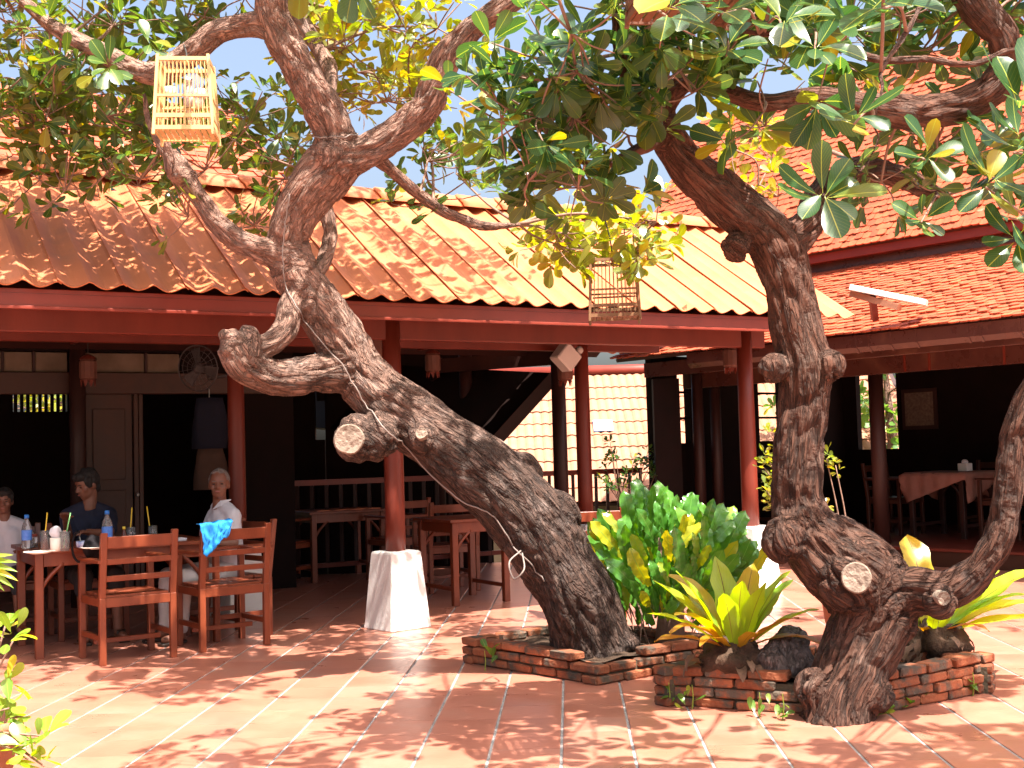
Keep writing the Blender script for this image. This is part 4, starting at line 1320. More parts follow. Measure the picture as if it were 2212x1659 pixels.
T2.limb('hang', [(2010, -40, 5.0, 22), (1992, 5, 4.9, 18), (1958, 70, 4.7, 16), (1905, 152, 4.5, 15), (1906, 190, 4.45, 14), (1888, 265, 4.4, 12), (1897, 300, 4.4, 11), (1868, 358, 4.3, 10), (1815, 410, 4.2, 9), (1778, 432, 4.15, 9)])
T2.limb('cross2', [(1740, 78, 5.2, 24), (1820, 105, 5.2, 22), (1905, 130, 5.2, 22), (2000, 128, 5.25, 20), (2100, 140, 5.3, 18), (2190, 108, 5.3, 16), (2300, 125, 5.3, 14)])
T2.limb('cross3', [(1560, 60, 5.1, 16), (1640, 72, 5.1, 18), (1740, 78, 5.2, 22)])
T2.knob(1790, 790, 6.05, .075); T2.knob(1672, 795, 6.06, .07); T2.knob(1592, 535, 6.05, .075); T2.knob(1690, 1165, 6.0, .11)
T2.knob(1850, 1245, 5.98, .19, (1, .7, 1)); T2.knob(2030, 1300, 5.78, .075)
T2.knob(1760, 1490, 5.98, .10); T2.knob(1880, 1500, 5.96, .10, (1, 1, .9))
T2.finish_trunk(.0105, .030)
T2.cut(at(1850, 1248, 5.815), at(1846, 1236, 5.0) - at(1850, 1248, 5.8), .070, .05)
T2.cut(at(2038, 1292, 5.70), V(.15, -1, -.05), .033, .04)

T2.rosette(at(1778, 432, 4.12), V(-.15, -.85, .45).normalized(), .175, 0, True, 9, (.9, 1.5))
T2.rosette(at(1845, 268, 4.35), V(-.1, -.7, .6).normalized(), .165, 0, True, 8)
T2.rosette(at(2130, 405, 4.2), V(.1, -.85, .4).normalized(), .18, 0, True, 9, (.9, 1.5))
T2.rosette(at(2190, 330, 4.0), V(.2, -.6, .7).normalized(), .17, 0, True, 8)
T2.rosette(at(2200, 240, 3.6), V(.0, -.6, .75).normalized(), .20, 0, True, 7, (.5, 1.0))
T2.rosette(at(2195, 520, 4.3), V(-.2, -.8, .3).normalized(), .15, 0, True, 6)
T2.rosette(at(2180, 470, 4.3), V(.1, -.9, .2).normalized(), .16, 0, True, 7, (.9, 1.4))
T2.rosette(at(1998, 345, 5.0), V(0, -.8, .3).normalized(), .16, 0, True, 7)
T2.rosette(at(1990, 480, 5.6), V(0, -.8, .1).normalized(), .13, 0, True, 6)
T2.rosette(at(1570, 120, 4.6), V(-.1, -.7, .6).normalized(), .165, 0, True, 8)
T2.rosette(at(1690, 60, 4.3), V(.1, -.7, .6).normalized(), .175, 0, True, 8)
T2.rosette(at(1900, 20, 4.1), V(-.1, -.6, .7).normalized(), .19, 0, True, 9)
T2.rosette(at(1475, 25, 4.3), V(.1, -.7, .6).normalized(), .18, 0, True, 8)
T2.rosette(at(1440, 35, 4.1), V(.2, -.8, .5).normalized(), .17, 0, True, 8)
T2.rosette(at(1560, 30, 4.15), V(-.2, -.8, .4).normalized(), .17, 0, True, 8)
T2.rosette(at(1760, 110, 4.6), V(.1, -.6, .7).normalized(), .16, 0, True, 7)
for (tx, ty, tY, sx, sy, sY) in ((2130, 405, 4.2, 2290, 600, 5.7), (2190, 330, 4.0, 2300, 400, 5.7), (2200, 240, 3.6, 2300, 420, 5.7), (2195, 520, 4.3, 2290, 640, 5.7), (2180, 470, 4.3, 2292, 560, 5.7), (1845, 268, 4.35, 1888, 265, 4.4), (1998, 345, 5.0, 1960, 388, 6.8),
                                (1990, 480, 5.6, 2030, 425, 6.9), (1570, 120, 4.6, 1560, 60, 5.1), (1690, 60, 4.3, 1640, 72, 5.1), (1900, 20, 4.1, 1958, 70, 4.7), (1475, 25, 4.3, 1330, 40, 5.5), (1440, 35, 4.1, 1330, 40, 5.5), (1560, 30, 4.15, 1640, 72, 5.1), (1760, 110, 4.6, 1740, 78, 5.2)):
    A, B = at(sx, sy, sY), at(tx, ty, tY)
    S = spline([tuple(A), tuple((A + B) / 2 + V(.03, .02, .06)), tuple(B)], 5)
    T2.twig.tube([Vector(q) for q in S], [.008 - .0004 * i for i in range(len(S))], 6)
fill(T2, (1130, 90, 1400, 300), 5.5, 30.36, .14, 0, 41, rx=.30, yj=.5, n=(5, 8))
fill(T2, (1080, 230, 1340, 420), 5.6, 30.36, .135, 0, 42, rx=.28, yj=.5, n=(5, 8))
fill(T2, (1240, -40, 1450, 90), 5.2, 42.77, .14, 0, 43, rx=.3, yj=.4)
fill(T2, (1430, -40, 1800, 130), 5.3, 34.749, 0.171, 0, 44, rx=.3, yj=.4, n=(4, 7))
fill(T2, (1430, 120, 1700, 260), 5.8, 24.057, 0.154, 0, 45, rx=.28, yj=.4, n=(4, 7))
fill(T2, (1760, -40, 2250, 130), 6.4, 26.73, 0.165, 0, 46, rx=.3, yj=.4, n=(4, 7))
fill(T2, (1900, 200, 2260, 420), 6.3, 13.46, .14, 0, 47, rx=.3, yj=.4, n=(4, 6))
fill(T2, (1540, 270, 1740, 420), 9.2, 15.84, .12, 1, 48, rx=.3, yj=.4, n=(4, 7), keys=['fork', 'across'])
fill(T2, (1350, 240, 1450, 330), 6.0, 11.88, .14, 0, 49, rx=.2, yj=.2, n=(3, 5))
canopy(T2, -.4, 3.6, 3.6, 6.6, 1.8, .16, 0, 51, n=(6, 10))
canopy(T2, -2.6, -.4, 3.4, 5.2, 0.9, .16, 0, 52, n=(6, 10))
canopy(T2, -.3, 3.3, 3.5, 4.35, 2.4, .15, 0, 54, n=(7, 11))
canopy(T2, 1.0, 3.5, 3.75, 4.75, 5.0, .15, 0, 55, n=(7, 11))
canopy(T2, 1.0, 4.6, 6.6, 8.0, 1.08, .16, 0, 53, n=(6, 10))
T2.finish_leaves({0: M['leaf2'], 1: M['leafyellow']}, 300)

# ---------------------------------------------------------------- garden trees behind the house and hall
def back_tree(loc, h, rr, label, seed, leaf=.22, nb=26):
    r = random.Random(seed)
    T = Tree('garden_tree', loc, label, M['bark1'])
    tp = loc + V(.2, .1, h * .55)
    pts = [(loc.x, loc.y, loc.z - .1, .16), (loc.x + .1, loc.y, loc.z + h * .3, .12), (tp.x, tp.y, tp.z, .09), (tp.x - .1, tp.y, loc.z + h * .85, .04)]
    S = spline(pts, 6)
    T.tubes.tube([Vector(q[:3]) for q in S], [q[3] for q in S], 12)
    T.limbs['m'] = ([Vector(q[:3]) for q in S], [q[3] for q in S])
    for q in S: T.samples.append((Vector(q[:3]), V(0, 0, 1), V(1, 0, 0), V(0, 1, 0), q[2], q[3]))
    T.finish_trunk(.03, .02)
    for _ in range(nb):
        o = V(r.uniform(-1, 1), r.uniform(-1, 1), r.uniform(-1, 1))
        T.blob3(loc + V(0, 0, h * .62) + V(o.x * rr, o.y * rr, o.z * h * .38), .5, .5, .4, r.randint(7, 11), leaf, 0)
    T.finish_leaves({0: M['backleaf']}, 0)
M['backleaf'] = leaf_mat('sunlit garden leaf', (.05, .15, .025), (.12, .24, .05), (.3, .32, .05), (.1, .16, .05), .9, veins=False, rough=.4)
pb = b2(solve2(1905, EBK - 3.6), EBK - 3.6)
back_tree(V(pb.x, pb.y, -2.2), 6.2, 1.6, 'sunlit green garden tree seen through the opening in the house', 71, nb=34)
pb = b1(solve1(88, 10.6, 2.1), 10.6)
M['backleaf'] = M['leafyellow']
back_tree(V(pb.x, pb.y, -.005), 3.6, 1.1, 'yellow leaved garden bush glimpsed through the slatted window of the hall', 72, .16, 26)

# ================================================================== PLANTS IN THE PLANTERS
def frond_mesh(L, W, curl, ruff, nseg, m, seed, tip=.75, fold=.25, neck=.12, freq=17):
    r = random.Random(seed)
    vs, uv, fs = [], [], []
    ang = 0; y = z = 0
    for j in range(nseg + 1):
        t = j / nseg
        w_ = W * (neck + (1 - neck) * math.sin(min(1, t / .55) * math.pi / 2)) * (1 if t < tip else max(.02, 1 - ((t - tip) / (1 - tip)) ** 1.7))
        a = curl * t * t
        if j:
            y += L / nseg * math.cos(a); z += -L / nseg * math.sin(a)
        for sx in (-1, -.55, 0, .55, 1):
            x = sx * w_ * (1 + .10 * math.sin(t * freq * 1.3 + sx + seed) * abs(sx))
            dz = fold * abs(x) + ruff * abs(sx) ** 2 * math.sin(t * freq + sx * 1.5 + seed)
            vs.append((x, y + math.sin(a) * dz, z + math.cos(a) * dz)); uv.append((sx, t))
    for j in range(nseg):
        for i in range(4):
            k = j * 5 + i
            fs.append((k, k + 1, k + 6, k + 5))
    me = bpy.data.meshes.new('frond'); me.from_pydata(vs, [], fs); set_uv(me, uv)
    me.polygons.foreach_set('use_smooth', [True] * len(fs)); me.materials.append(m)
    return me
def aim(p, d, nrm, sc=1.0):
    d = Vector(d).normalized(); nrm = Vector(nrm); nrm = (nrm - d * nrm.dot(d)).normalized(); x = d.cross(nrm)
    return Matrix(((x.x * sc, d.x * sc, nrm.x * sc, p.x), (x.y * sc, d.y * sc, nrm.y * sc, p.y), (x.z * sc, d.z * sc, nrm.z * sc, p.z), (0, 0, 0, 1)))

def rootball(c, rx, rz, parent, name, m, seed, rough=.3):
    mb = MB().ball(c, (rx, rx, rz), 26, 16)
    for i, v in enumerate(mb.v):
        d = (v - c); k = 1 + rough * noise.noise(v * 9 + V(seed, 0, 0)) + rough * .6 * noise.noise(v * 26)
        mb.v[i] = c + d * k
    return mb.build(name, M[m], parent, smooth=True)
def nest_fern(base, label, fr, seed, leafw=.055):
    """fr = list of (azimuth deg [0 = to the right, 90 = away], elevation deg, length, kind)"""
    r = random.Random(seed)
    root = empty('nest_fern', base, label, 'fern')
    rootball(base + V(0, 0, .05), .15, .12, root, 'root_ball', 'soil', seed, .5)
    g = [frond_mesh(1, .14 * k, c, .012, 16, M['fern'], i, .62 if i < 2 else .8, .25, .16) for i, (k, c) in enumerate(((.95, .5), (1.1, .25), (1.0, .8)))]
    b = [frond_mesh(1, .13, .6, .014, 14, M['fernbrown'], 5, .7, .2, .2), frond_mesh(1, .11, 1.1, .014, 14, M['fernbrown'], 8, .7, .2, .2)]
    for (az, el, L, kind) in fr:
        a, e = R(az), R(el)
        d = V(math.cos(a) * math.cos(e), math.sin(a) * math.cos(e), math.sin(e))
        p = base + V(math.cos(a) * .05, math.sin(a) * .05, .12)
        nrm = V(-math.cos(a) * math.sin(e), -math.sin(a) * math.sin(e), math.cos(e))
        me = r.choice(b) if kind else r.choice(g)
        inst('frond', me, root, aim(p, d, nrm, L))
    # dead curled bits round the foot
    for k in range(26):
        a = r.uniform(0, 6.28)
        p = base + V(math.cos(a) * r.uniform(.08, .19), math.sin(a) * r.uniform(.08, .19), r.uniform(.03, .12))
        d = V(math.cos(a), math.sin(a), r.uniform(-.7, .3))
        inst('dead_leaf', b2m, root, aim(p, d, V(0, 0, 1), r.uniform(.08, .17)))
    return root
M['deadleaf'] = mat('dead brown leaf', (.20, .11, .065), (.09, .05, .03), 9, .8, .2, 40)
b2m = frond_mesh(1, .16, 1.6, .05, 6, M['deadleaf'], 3, .6)
fb = onz(1592, 1452, .16); fb.z = .16
nest_fern(fb, 'yellow green nest fern in the corner of the front brick planter',
          [(100, 74, .50, 0), (60, 62, .48, 0), (25, 55, .46, 0), (135, 60, .52, 0), (160, 48, .50, 0), (-60, 66, .40, 0), (-110, 62, .40, 0), (-10, 38, .42, 0), (190, 36, .46, 0), (200, 22, .42, 1), (-20, 24, .42, 1),
           (215, 40, .44, 1), (-40, 42, .36, 1), (-80, 36, .30, 1), (-130, 34, .32, 1), (45, 42, .44, 0), (120, 45, .42, 0), (80, 50, .4, 0), (170, 64, .46, 0), (-90, 72, .42, 0), (10, 66, .46, 0), (-150, 48, .40, 0)], 4)
fb2 = onz(2012, 1418, .16); fb2.z = .16
nest_fern(fb2, 'nest fern with long fronds reaching right behind the low limb',
          [(95, 84, .56, 0), (8, 22, .66, 0), (18, 30, .72, 0), (-12, 14, .55, 0), (30, 40, .6, 0), (-5, 34, .5, 0), (150, 60, .34, 0), (120, 62, .36, 0), (60, 56, .34, 0), (-60, 52, .26, 0), (-100, 50, .22, 0), (-40, 30, .28, 1), (180, 40, .26, 1), (-120, 30, .2, 1)], 6)
# mossy stump of old wood beside the fern
st = empty('old_stump', onz(1690, 1462, .15), 'weathered grey stump between the nest fern and the crooked trunk', 'stump')
sm = MB().cone(at(1672, 1440, 6.3), .10, at(1712, 1385, 6.42), .085).cone(at(1735, 1445, 6.3), .09, at(1722, 1400, 6.35), .06)
me = remeshed(sm, .012, 2)
for v in me.vertices:
    v.co += v.normal * (.025 * noise.noise(v.co * 14) + .012 * noise.noise(v.co * 40))
A = me.attributes.new('bark', 'FLOAT_VECTOR', 'POINT'); A.data.foreach_set('vector', [c for v in me.vertices for c in v.co])
place_mesh('stump_body', me, M['barkpale'], st)
# big clump of ruffled bright green leaves on a stump behind planter one
cb = onz(1440, 1405, .10); cc = at(1440, 1215, 7.75)
cl = empty('ruffled_leaf_plant', V(cc.x, cc.y, .1), 'dense clump of ruffled bright green leaves beside the leaning trunk', 'plant')
cm = [frond_mesh(1, .10 + .018 * (k % 3), (.4, .8, 1.2, .1)[k % 4], .035, 14, M['crest'], k, .82, .15, .3, 24) for k in range(6)]
r = random.Random(77)
for k in range(290):
    while True:
        o = V(r.uniform(-1, 1), r.uniform(-1, 1), r.uniform(-1, 1))
        if .35 < o.length < 1: break
    p = cc + V(o.x * .46, o.y * .34, o.z * .34 - .10)
    d = (V(o.x * .55, o.y * .45 - .22, .75 + .45 * o.z) + V(r.uniform(-.3, .3), r.uniform(-.3, .3), r.uniform(-.4, .3)))
    nr = V(0, -.9, .45) + V(r.uniform(-.5, .5), r.uniform(-.3, .3), r.uniform(-.3, .3)) + o * .4
    inst('leaf', cm[r.randrange(6)], cl, aim(p, d, nr, r.uniform(.19, .36)))
stem = MB().tube([(cc.x, cc.y, .05), (cc.x + .02, cc.y, .35), (cc.x, cc.y, .75)], [.10, .075, .05], 12)
stem.build('stem', M['twigbark'], cl, smooth=True)
for k in range(30):
    a = r.uniform(-.42, .42)
    p = V(cc.x + a, cc.y + r.uniform(-.2, .2), r.uniform(.40, .5))
    MB().tube([p, p + V(r.uniform(-.05, .05), r.uniform(-.05, .05), -.14), p + V(-a * .25 + r.uniform(-.04, .04), 0, -.30)], [.006, .005, .003], 5).build('aerial_root', M['twigbark'], cl)

def sprig_plant(base, tops, leaf, m, label, name='shrub', cat='shrub', seed=1, nl=(6, 10), stem_r=.008, twigmat='twigbark', npart=120, spread=(.7, 1.3)):
    T = Tree(name, base, label, M['bark1']); T.root['category'] = cat
    T.rn = random.Random(seed)
    sm_ = MB()
    for (p, n) in tops:
        mid = (base + p) / 2 + V(T.rn.uniform(-.05, .05), T.rn.uniform(-.05, .05), .03)
        S = [Vector(q) for q in spline([tuple(base), tuple(mid), tuple(p)], 6)]
        sm_.tube(S, [stem_r - stem_r * .6 * i / (len(S) - 1) for i in range(len(S))], 6)
        for k in range(n):
            q = S[-1 - min(len(S) - 2, int(k * .9))]
            ax = (V(T.rn.uniform(-.7, .7), T.rn.uniform(-.7, .7), .8)).normalized()
            T.rosette(q + V(T.rn.uniform(-.02, .02), 0, T.rn.uniform(-.02, .02)), ax, leaf, 0, True, T.rn.randint(*nl), spread)
    sm_.build('stems', M[twigmat], T.root, smooth=True)
    lm = [leaf_single(v, m) for v in range(4)]
    for it in T.items[:300]:
        p, d, nrm, sc = it[:4]
        inst('leaf', lm[T.rn.randrange(4)], T.root, aim(p, d, nrm, sc))
    return T.root
# yellow-leaved shrub behind the crooked trunk
yb = at(1835, 1390, 8.3); yb.z = 0
pot = empty('clay_pot', yb, 'clay pot behind the front planter', 'pot')
MB().lathe(yb, [(.10, 0), (.15, .12), (.17, .28), (.185, .30), (.185, .33), (.16, .33), (.15, .29)], 20).build('pot_body', M['ceramicpot'], pot, smooth=True)
MB().lathe(yb + V(0, 0, .26), [(.15, 0), (.14, .02), (.02, .03)], 16).build('pot_soil', M['soil'], pot, smooth=True)
yy = [(at(1660, 1090, 8.3), 4), (at(1668, 1040, 8.3), 5), (at(1655, 985, 8.35), 4), (at(1662, 935, 8.35), 3), (at(1650, 1010, 8.3), 4), (at(1805, 1005, 8.3), 3), (at(1785, 990, 8.3), 2), (at(1788, 1098, 8.3), 2), (at(1655, 1060, 8.2), 4)]
sprig_plant(yb + V(0, 0, .28), yy, .062, M['leafyellow'], 'small yellow leaved shrub behind the crooked trunk', seed=5, nl=(5, 8))
# dark shrub in the pavilion in front of the pale roof
db = b1(solve1(1350, 3.6), 3.6)
pot = empty('clay_pot', db, 'clay pot at the back edge of the pavilion', 'pot')
MB().lathe(db, [(.14, 0), (.2, .16), (.22, .38), (.24, .40), (.24, .44), (.21, .44), (.20, .38)], 20).build('pot_body', M['ceramicpot'], pot, smooth=True)
MB().lathe(db + V(0, 0, .36), [(.2, 0), (.18, .02), (.02, .03)], 16).build('pot_soil', M['soil'], pot, smooth=True)
r = random.Random(8)
Yd = db.y
dd = [(at(r.uniform(1290, 1425), r.uniform(985, 1060), Yd + r.uniform(-.2, .2)), 3) for _ in range(16)] + [(at(1318, 955, Yd), 2), (at(1330, 985, Yd), 3), (at(1400, 975, Yd), 2)]
sprig_plant(db + V(0, 0, .36), dd, .085, M['leaf2'], 'dark leafy potted shrub against the pale sunlit roof', seed=6, nl=(4, 6))
# foreground plants at the left edge
pbase = V(-2.16, 4.95, 0)
pot = empty('clay_pot', pbase, 'clay pot at the left edge of the foreground', 'pot')
MB().lathe(pbase, [(.11, 0), (.16, .12), (.18, .26), (.2, .28), (.2, .31), (.17, .31), (.16, .27)], 20).build('pot_body', M['ceramicpot'], pot, smooth=True)
MB().lathe(pbase + V(0, 0, .24), [(.16, 0), (.15, .02), (.02, .03)], 16).build('pot_soil', M['soil'], pot, smooth=True)
M['lime'] = leaf_mat('lime green leaf', (.10, .22, .025), (.20, .32, .04), (.40, .40, .04), (.18, .26, .05), .88, trans=.4, rough=.3)
sprig_plant(pbase + V(0, 0, .24), [(at(28, 1385, 4.95), 2), (at(12, 1350, 4.95), 1), (at(10, 1470, 4.95), 1), (at(20, 1530, 4.9), 1), (at(8, 1560, 4.95), 2), (at(75, 1605, 4.85), 1), (at(95, 1590, 4.8), 1), (at(60, 1640, 4.8), 2), (at(95, 1655, 4.8), 1), (at(20, 1620, 4.85), 2)],
            .105, M['lime'], 'lime green leafy plant at the bottom left corner', 'young_plant', 'plant', 12, (4, 6), .009)
pr = empty('palm_frond_plant', V(-2.45, 5.3, 0), 'yellow green palm leaves poking in at the left edge', 'palm')
MB().lathe(V(-2.45, 5.3, 0), [(.09, 0), (.13, .12), (.15, .24), (.12, .24), (.11, .2)], 18).build('pot', M['ceramicpot'], pr, smooth=True)
pc = at(-55, 1215, 5.3)
MB().tube([(-2.45, 5.3, .15), (-2.44, 5.3, .5), tuple(pc)], [.014, .011, .008], 8).build('stem', M['twigbark'], pr, smooth=True)
pm = frond_mesh(1, .075, .5, .004, 10, M['lime'], 2, .5, .4, .4)
for k, (x, y) in enumerate(((30, 1205), (33, 1225), (36, 1245), (28, 1262), (20, 1190), (8, 1270), (-40, 1150), (-90, 1180), (-30, 1290))):
    q = at(x, y, 5.25)
    inst('leaflet', pm, pr, aim(pc, q - pc, V(.1, -.8, .6), (q - pc).length))
# weeds along the foot of planter two
r = random.Random(21)
wl = [leaf_single(v, M['weed']) for v in range(4)]
wroot = []
for k, (px, py) in enumerate(((1445, 1525), (1495, 1530), (1580, 1520), (1640, 1548), (1690, 1552), (1895, 1545), (1945, 1528), (1985, 1518), (2020, 1508), (2060, 1500), (1905, 1520), (2100, 1502), (1048, 1448))):
    b = onz(px, py) + V(0, -.01, 0); b.z = 0
    n = 9 if px > 1880 else 5
    lab = ['tiny weed tuft at the left end of the front planter', 'small weed tuft at the foot of the front planter near its left end', 'broad leaved weed growing from the shaded front planter wall', 'weed tuft in the shade left of the crooked trunk foot', 'weed tuft touching the foot of the crooked trunk', 'sunny weed just right of the crooked trunk foot', 'green weed tuft at the sunlit foot of the front planter', 'spreading weed at the middle of the sunlit planter wall', 'tall grassy weed against the sunlit planter wall', 'weed tuft near the right end of the front planter', 'weed sprouting low on the bricks beside the trunk foot', 'last small weed by the right corner of the front planter', 'single bright weed at the left of the rear planter'][k]
    w_ = empty('weed', b, lab, 'weed', 'weeds along the planters')
    big = k in (2, 12)
    for q in range(n):
        a = r.uniform(0, 6.28); e = r.uniform(.3, 1.2)
        d = V(math.cos(a) * math.cos(e), math.sin(a) * math.cos(e) - .3, math.sin(e))
        z0 = r.uniform(.0, .07) if not big else r.uniform(.03, .12)
        inst('leaf', wl[r.randrange(4)], w_, aim(b + V(r.uniform(-.05, .05), r.uniform(-.02, .0), z0), d, V(0, -.4, 1), r.uniform(.04, .07) * (1.5 if big else 1)))
    MB().tube([b, b + V(.005, -.01, .06), b + V(.0, -.015, .12)], [.004, .003, .002], 5).build('stalk', M['weed'], w_)

# ================================================================== FURNITURE
M['shadechair'] = mat('chair wood toned for shade', (.075, .022, .012), (.05, .014, .008), 7, .4, .05, 70, .4, stretch=(1, 1, .3))  # same chair wood, its colour darkened to stand for the shade indoors
def bx(m, x0, x1, y0, y1, z0, z1):
    return m.abox(x0, x1, y0, y1, z0, z1)
def make_chair(wood='chairwood'):
    """arm chair with ladder back; faces +Y, origin on the floor under the seat"""
    root = empty('wooden_armchair', (0, 0, 0), 'x', 'chair', 'wooden armchairs of the restaurant')
    w_, d_ = .235, .21
    cw = M[wood]
    for s in (-1, 1):
        MB().box((s * w_, -d_ - .01, .215), (.021, 0, 0), (0, .021, 0), (0, .0, .215)).box((s * w_, -d_ - .035, .64), (.021, 0, 0), (0, .019, 0), (0, -.028, .215)).build('back_post', cw, root, local=True, bevel=.004)
        MB().box((s * w_, d_, .33), (.021, 0, 0), (0, .021, 0), (0, 0, .33)).build('front_leg', cw, root, local=True, bevel=.004)
        MB().box((s * (w_ + .005), -.005, .668), (.028, 0, 0), (0, d_ + .045, 0), (0, 0, .012)).build('armrest', cw, root, local=True, bevel=.005)
        MB().box((s * w_, 0, .17), (.012, 0, 0), (0, d_ - .02, 0), (0, 0, .018)).build('side_stretcher', cw, root, local=True, bevel=.003)
        MB().box((s * w_, 0, .40), (.013, 0, 0), (0, d_ - .02, 0), (0, 0, .026)).build('side_rail', cw, root, local=True, bevel=.003)
    MB().box((0, -d_ - .01, .40), (w_ - .02, 0, 0), (0, .013, 0), (0, 0, .03)).build('back_rail', cw, root, local=True, bevel=.003)
    MB().box((0, d_, .40), (w_ - .02, 0, 0), (0, .013, 0), (0, 0, .026)).build('front_rail', cw, root, local=True, bevel=.003)
    MB().box((0, 0, .13), (w_ - .012, 0, 0), (0, .014, 0), (0, 0, .016)).build('cross_stretcher', cw, root, local=True, bevel=.003)
    for k in range(4):
        y = -d_ + .045 + k * .107
        MB().box((0, y, .437), (w_ - .024, 0, 0), (0, .050, 0), (0, 0, .010)).build('seat_plank', cw, root, local=True, bevel=.004)
    for (z, h) in ((.555, .019), (.665, .019), (.79, .038)):
        y = -d_ - .01 - .028 * (z - .43) / .215
        MB().box((0, y - .002, z), (w_ - .02, 0, 0), (0, .011, 0), (0, -h * .13, h)).build('back_slat', cw, root, local=True, bevel=.003)
    return root
chair0 = make_chair()
used = [False]
def chair(p, fdir, label, scale=1.0, proto=None):
    if proto: o = copy_tree(proto)
    else:
        o = chair0 if not used[0] else copy_tree(chair0)
        used[0] = True
    o.location = (p.x, p.y, p.z if abs(p.z) > .02 else 0)
    o.rotation_euler = (0, 0, math.atan2(-fdir.x, fdir.y))
    o['label'] = label
    o.scale = (scale, scale, scale)
    return o
F1 = (V1 * 1.0 + V(-.12, 0, 0)).normalized()
def mid(*ps):
    s = V(0, 0, 0)
    for p in ps: s += p
    return s / len(ps)
ch1 = mid(onz(239, 1433), onz(382, 1418), onz(168, 1423), onz(312, 1409)); ch1.z = 0
chair(ch1, F1, 'wooden armchair seen from behind with a black bag on its arm')
e1, e2 = onz(438, 1408), onz(577, 1394)
ch2 = (e1 + e2) / 2 + F1 * .22; ch2.z = 0
chair(ch2, F1, 'wooden armchair with a bright blue cloth over its back')

def make_table(loc, L, W, h, label, mname='chairwood', ux=U1, vx=V1, group='restaurant tables'):
    """loc = near left corner; runs L along ux and W along vx"""
    root = empty('wooden_table', loc, label, 'table', group)
    m = M[mname]
    c = loc + ux * (L / 2) + vx * (W / 2)
    n = 4
    for k in range(n):
        q = loc + ux * (L / 2) + vx * (W * (k + .5) / n)
        MB().box(q + V(0, 0, h - .015), ux * (L / 2), vx * (W / n / 2 - .0015), V(0, 0, .014)).build('top_plank', m, root, bevel=.003)
    for s in (0, 1):
        MB().box(loc + ux * (L / 2) + vx * (.06 + s * (W - .12)) + V(0, 0, h - .075), ux * (L / 2 - .09), vx * .012, V(0, 0, .045)).build('apron', m, root, bevel=.003)
        MB().box(loc + vx * (W / 2) + ux * (.06 + s * (L - .12)) + V(0, 0, h - .075), ux * .012, vx * (W / 2 - .09), V(0, 0, .045)).build('apron', m, root, bevel=.003)
        for t in (0, 1):
            q = loc + ux * (.06 + s * (L - .12)) + vx * (.06 + t * (W - .12))
            MB().box(q + V(0, 0, (h - .03) / 2), ux * .028, vx * .028, V(0, 0, (h - .03) / 2)).build('leg', m, root, bevel=.004)
            du = ux * (.16 if s == 0 else -.16)
            S = [Vector(x) for x in spline([tuple(q + V(0, 0, h - .30)), tuple(q + du * .38 + V(0, 0, h - .20)), tuple(q + du + V(0, 0, h - .10))], 4)]
            for i in range(len(S) - 1):
                pass
            bm_ = MB()
            bm_.tube(S, .016, 6)
            bm_.build('brace', m, root, smooth=True)
        MB().box(loc + vx * (W / 2) + ux * (.06 + s * (L - .12)) + V(0, 0, .14), ux * .011, vx * (W / 2 - .09), V(0, 0, .018)).build('stretcher', m, root, bevel=.003)
    return root
T0 = onz(112, 1421); T0.z = 0
TL = T0 - U1 * .14 - V1 * .06
make_table(TL, 1.25, .88, .735, 'wooden table set with drinks at the far left')
TZ = .7345
def tp(a, b):
    return T0 + U1 * a + V1 * b + V(0, 0, TZ)
# table 2 and chairs in the shade
t2 = onz(978, 1312); t2.z = 0
make_table(t2, .62, .75, .74, 'bare wooden table behind the foot of the leaning trunk')
t3 = onz(672, 1262); t3.z = 0
make_table(t3, .9, .8, .74, 'wooden table deep in the shade left of the white pedestal')
chair(onz(612, 1262) + V(0, 0, 0), V(.5, .86, 0), 'shaded armchair left of the middle table, seen from behind')
chair(onz(725, 1210), V(.3, -.95, 0), 'shaded armchair behind the middle table facing out')
c5 = onz(860, 1252); c5.z = 0
chair(c5, V(-.55, .83, 0), 'armchair half hidden by the middle red post')
c6 = onz(965, 1275); c6.z = 0
chair(c6, V(-.4, .9, 0), 'armchair between the white pedestal and the leaning trunk')
c7 = onz(1268, 1330); c7.z = 0
chair(c7, V(-.2, .98, 0), 'sunlit chair back just left of the ruffled leaf clump')

# cloth bag on chair 1 arm
bg_ = ch1 - U1 * .21 + F1 * .12 + V(0, 0, .70)
bag = empty('shoulder_bag', bg_ - V(0, 0, .02), 'black shoulder bag resting on the armrest of the left chair', 'bag')
mb = MB().ball(bg_ + V(.03, .0, .045), (.06, .12, .075), 22, 16)
for i, v in enumerate(mb.v): mb.v[i] = v + V(noise.noise(v * 14), noise.noise(v * 14 + V(4, 0, 0)), noise.noise(v * 14 + V(0, 4, 0))) * .018
mb.build('bag_body', M['bag'], bag, smooth=True)
S = [bg_ + V(-.05 - .05 * math.sin(t * math.pi / 12), -.03, .05 + .10 * math.cos(t * math.pi / 12)) for t in range(13)]
MB().tube(S, .008, 6).build('strap', M['bag'], bag, smooth=True)

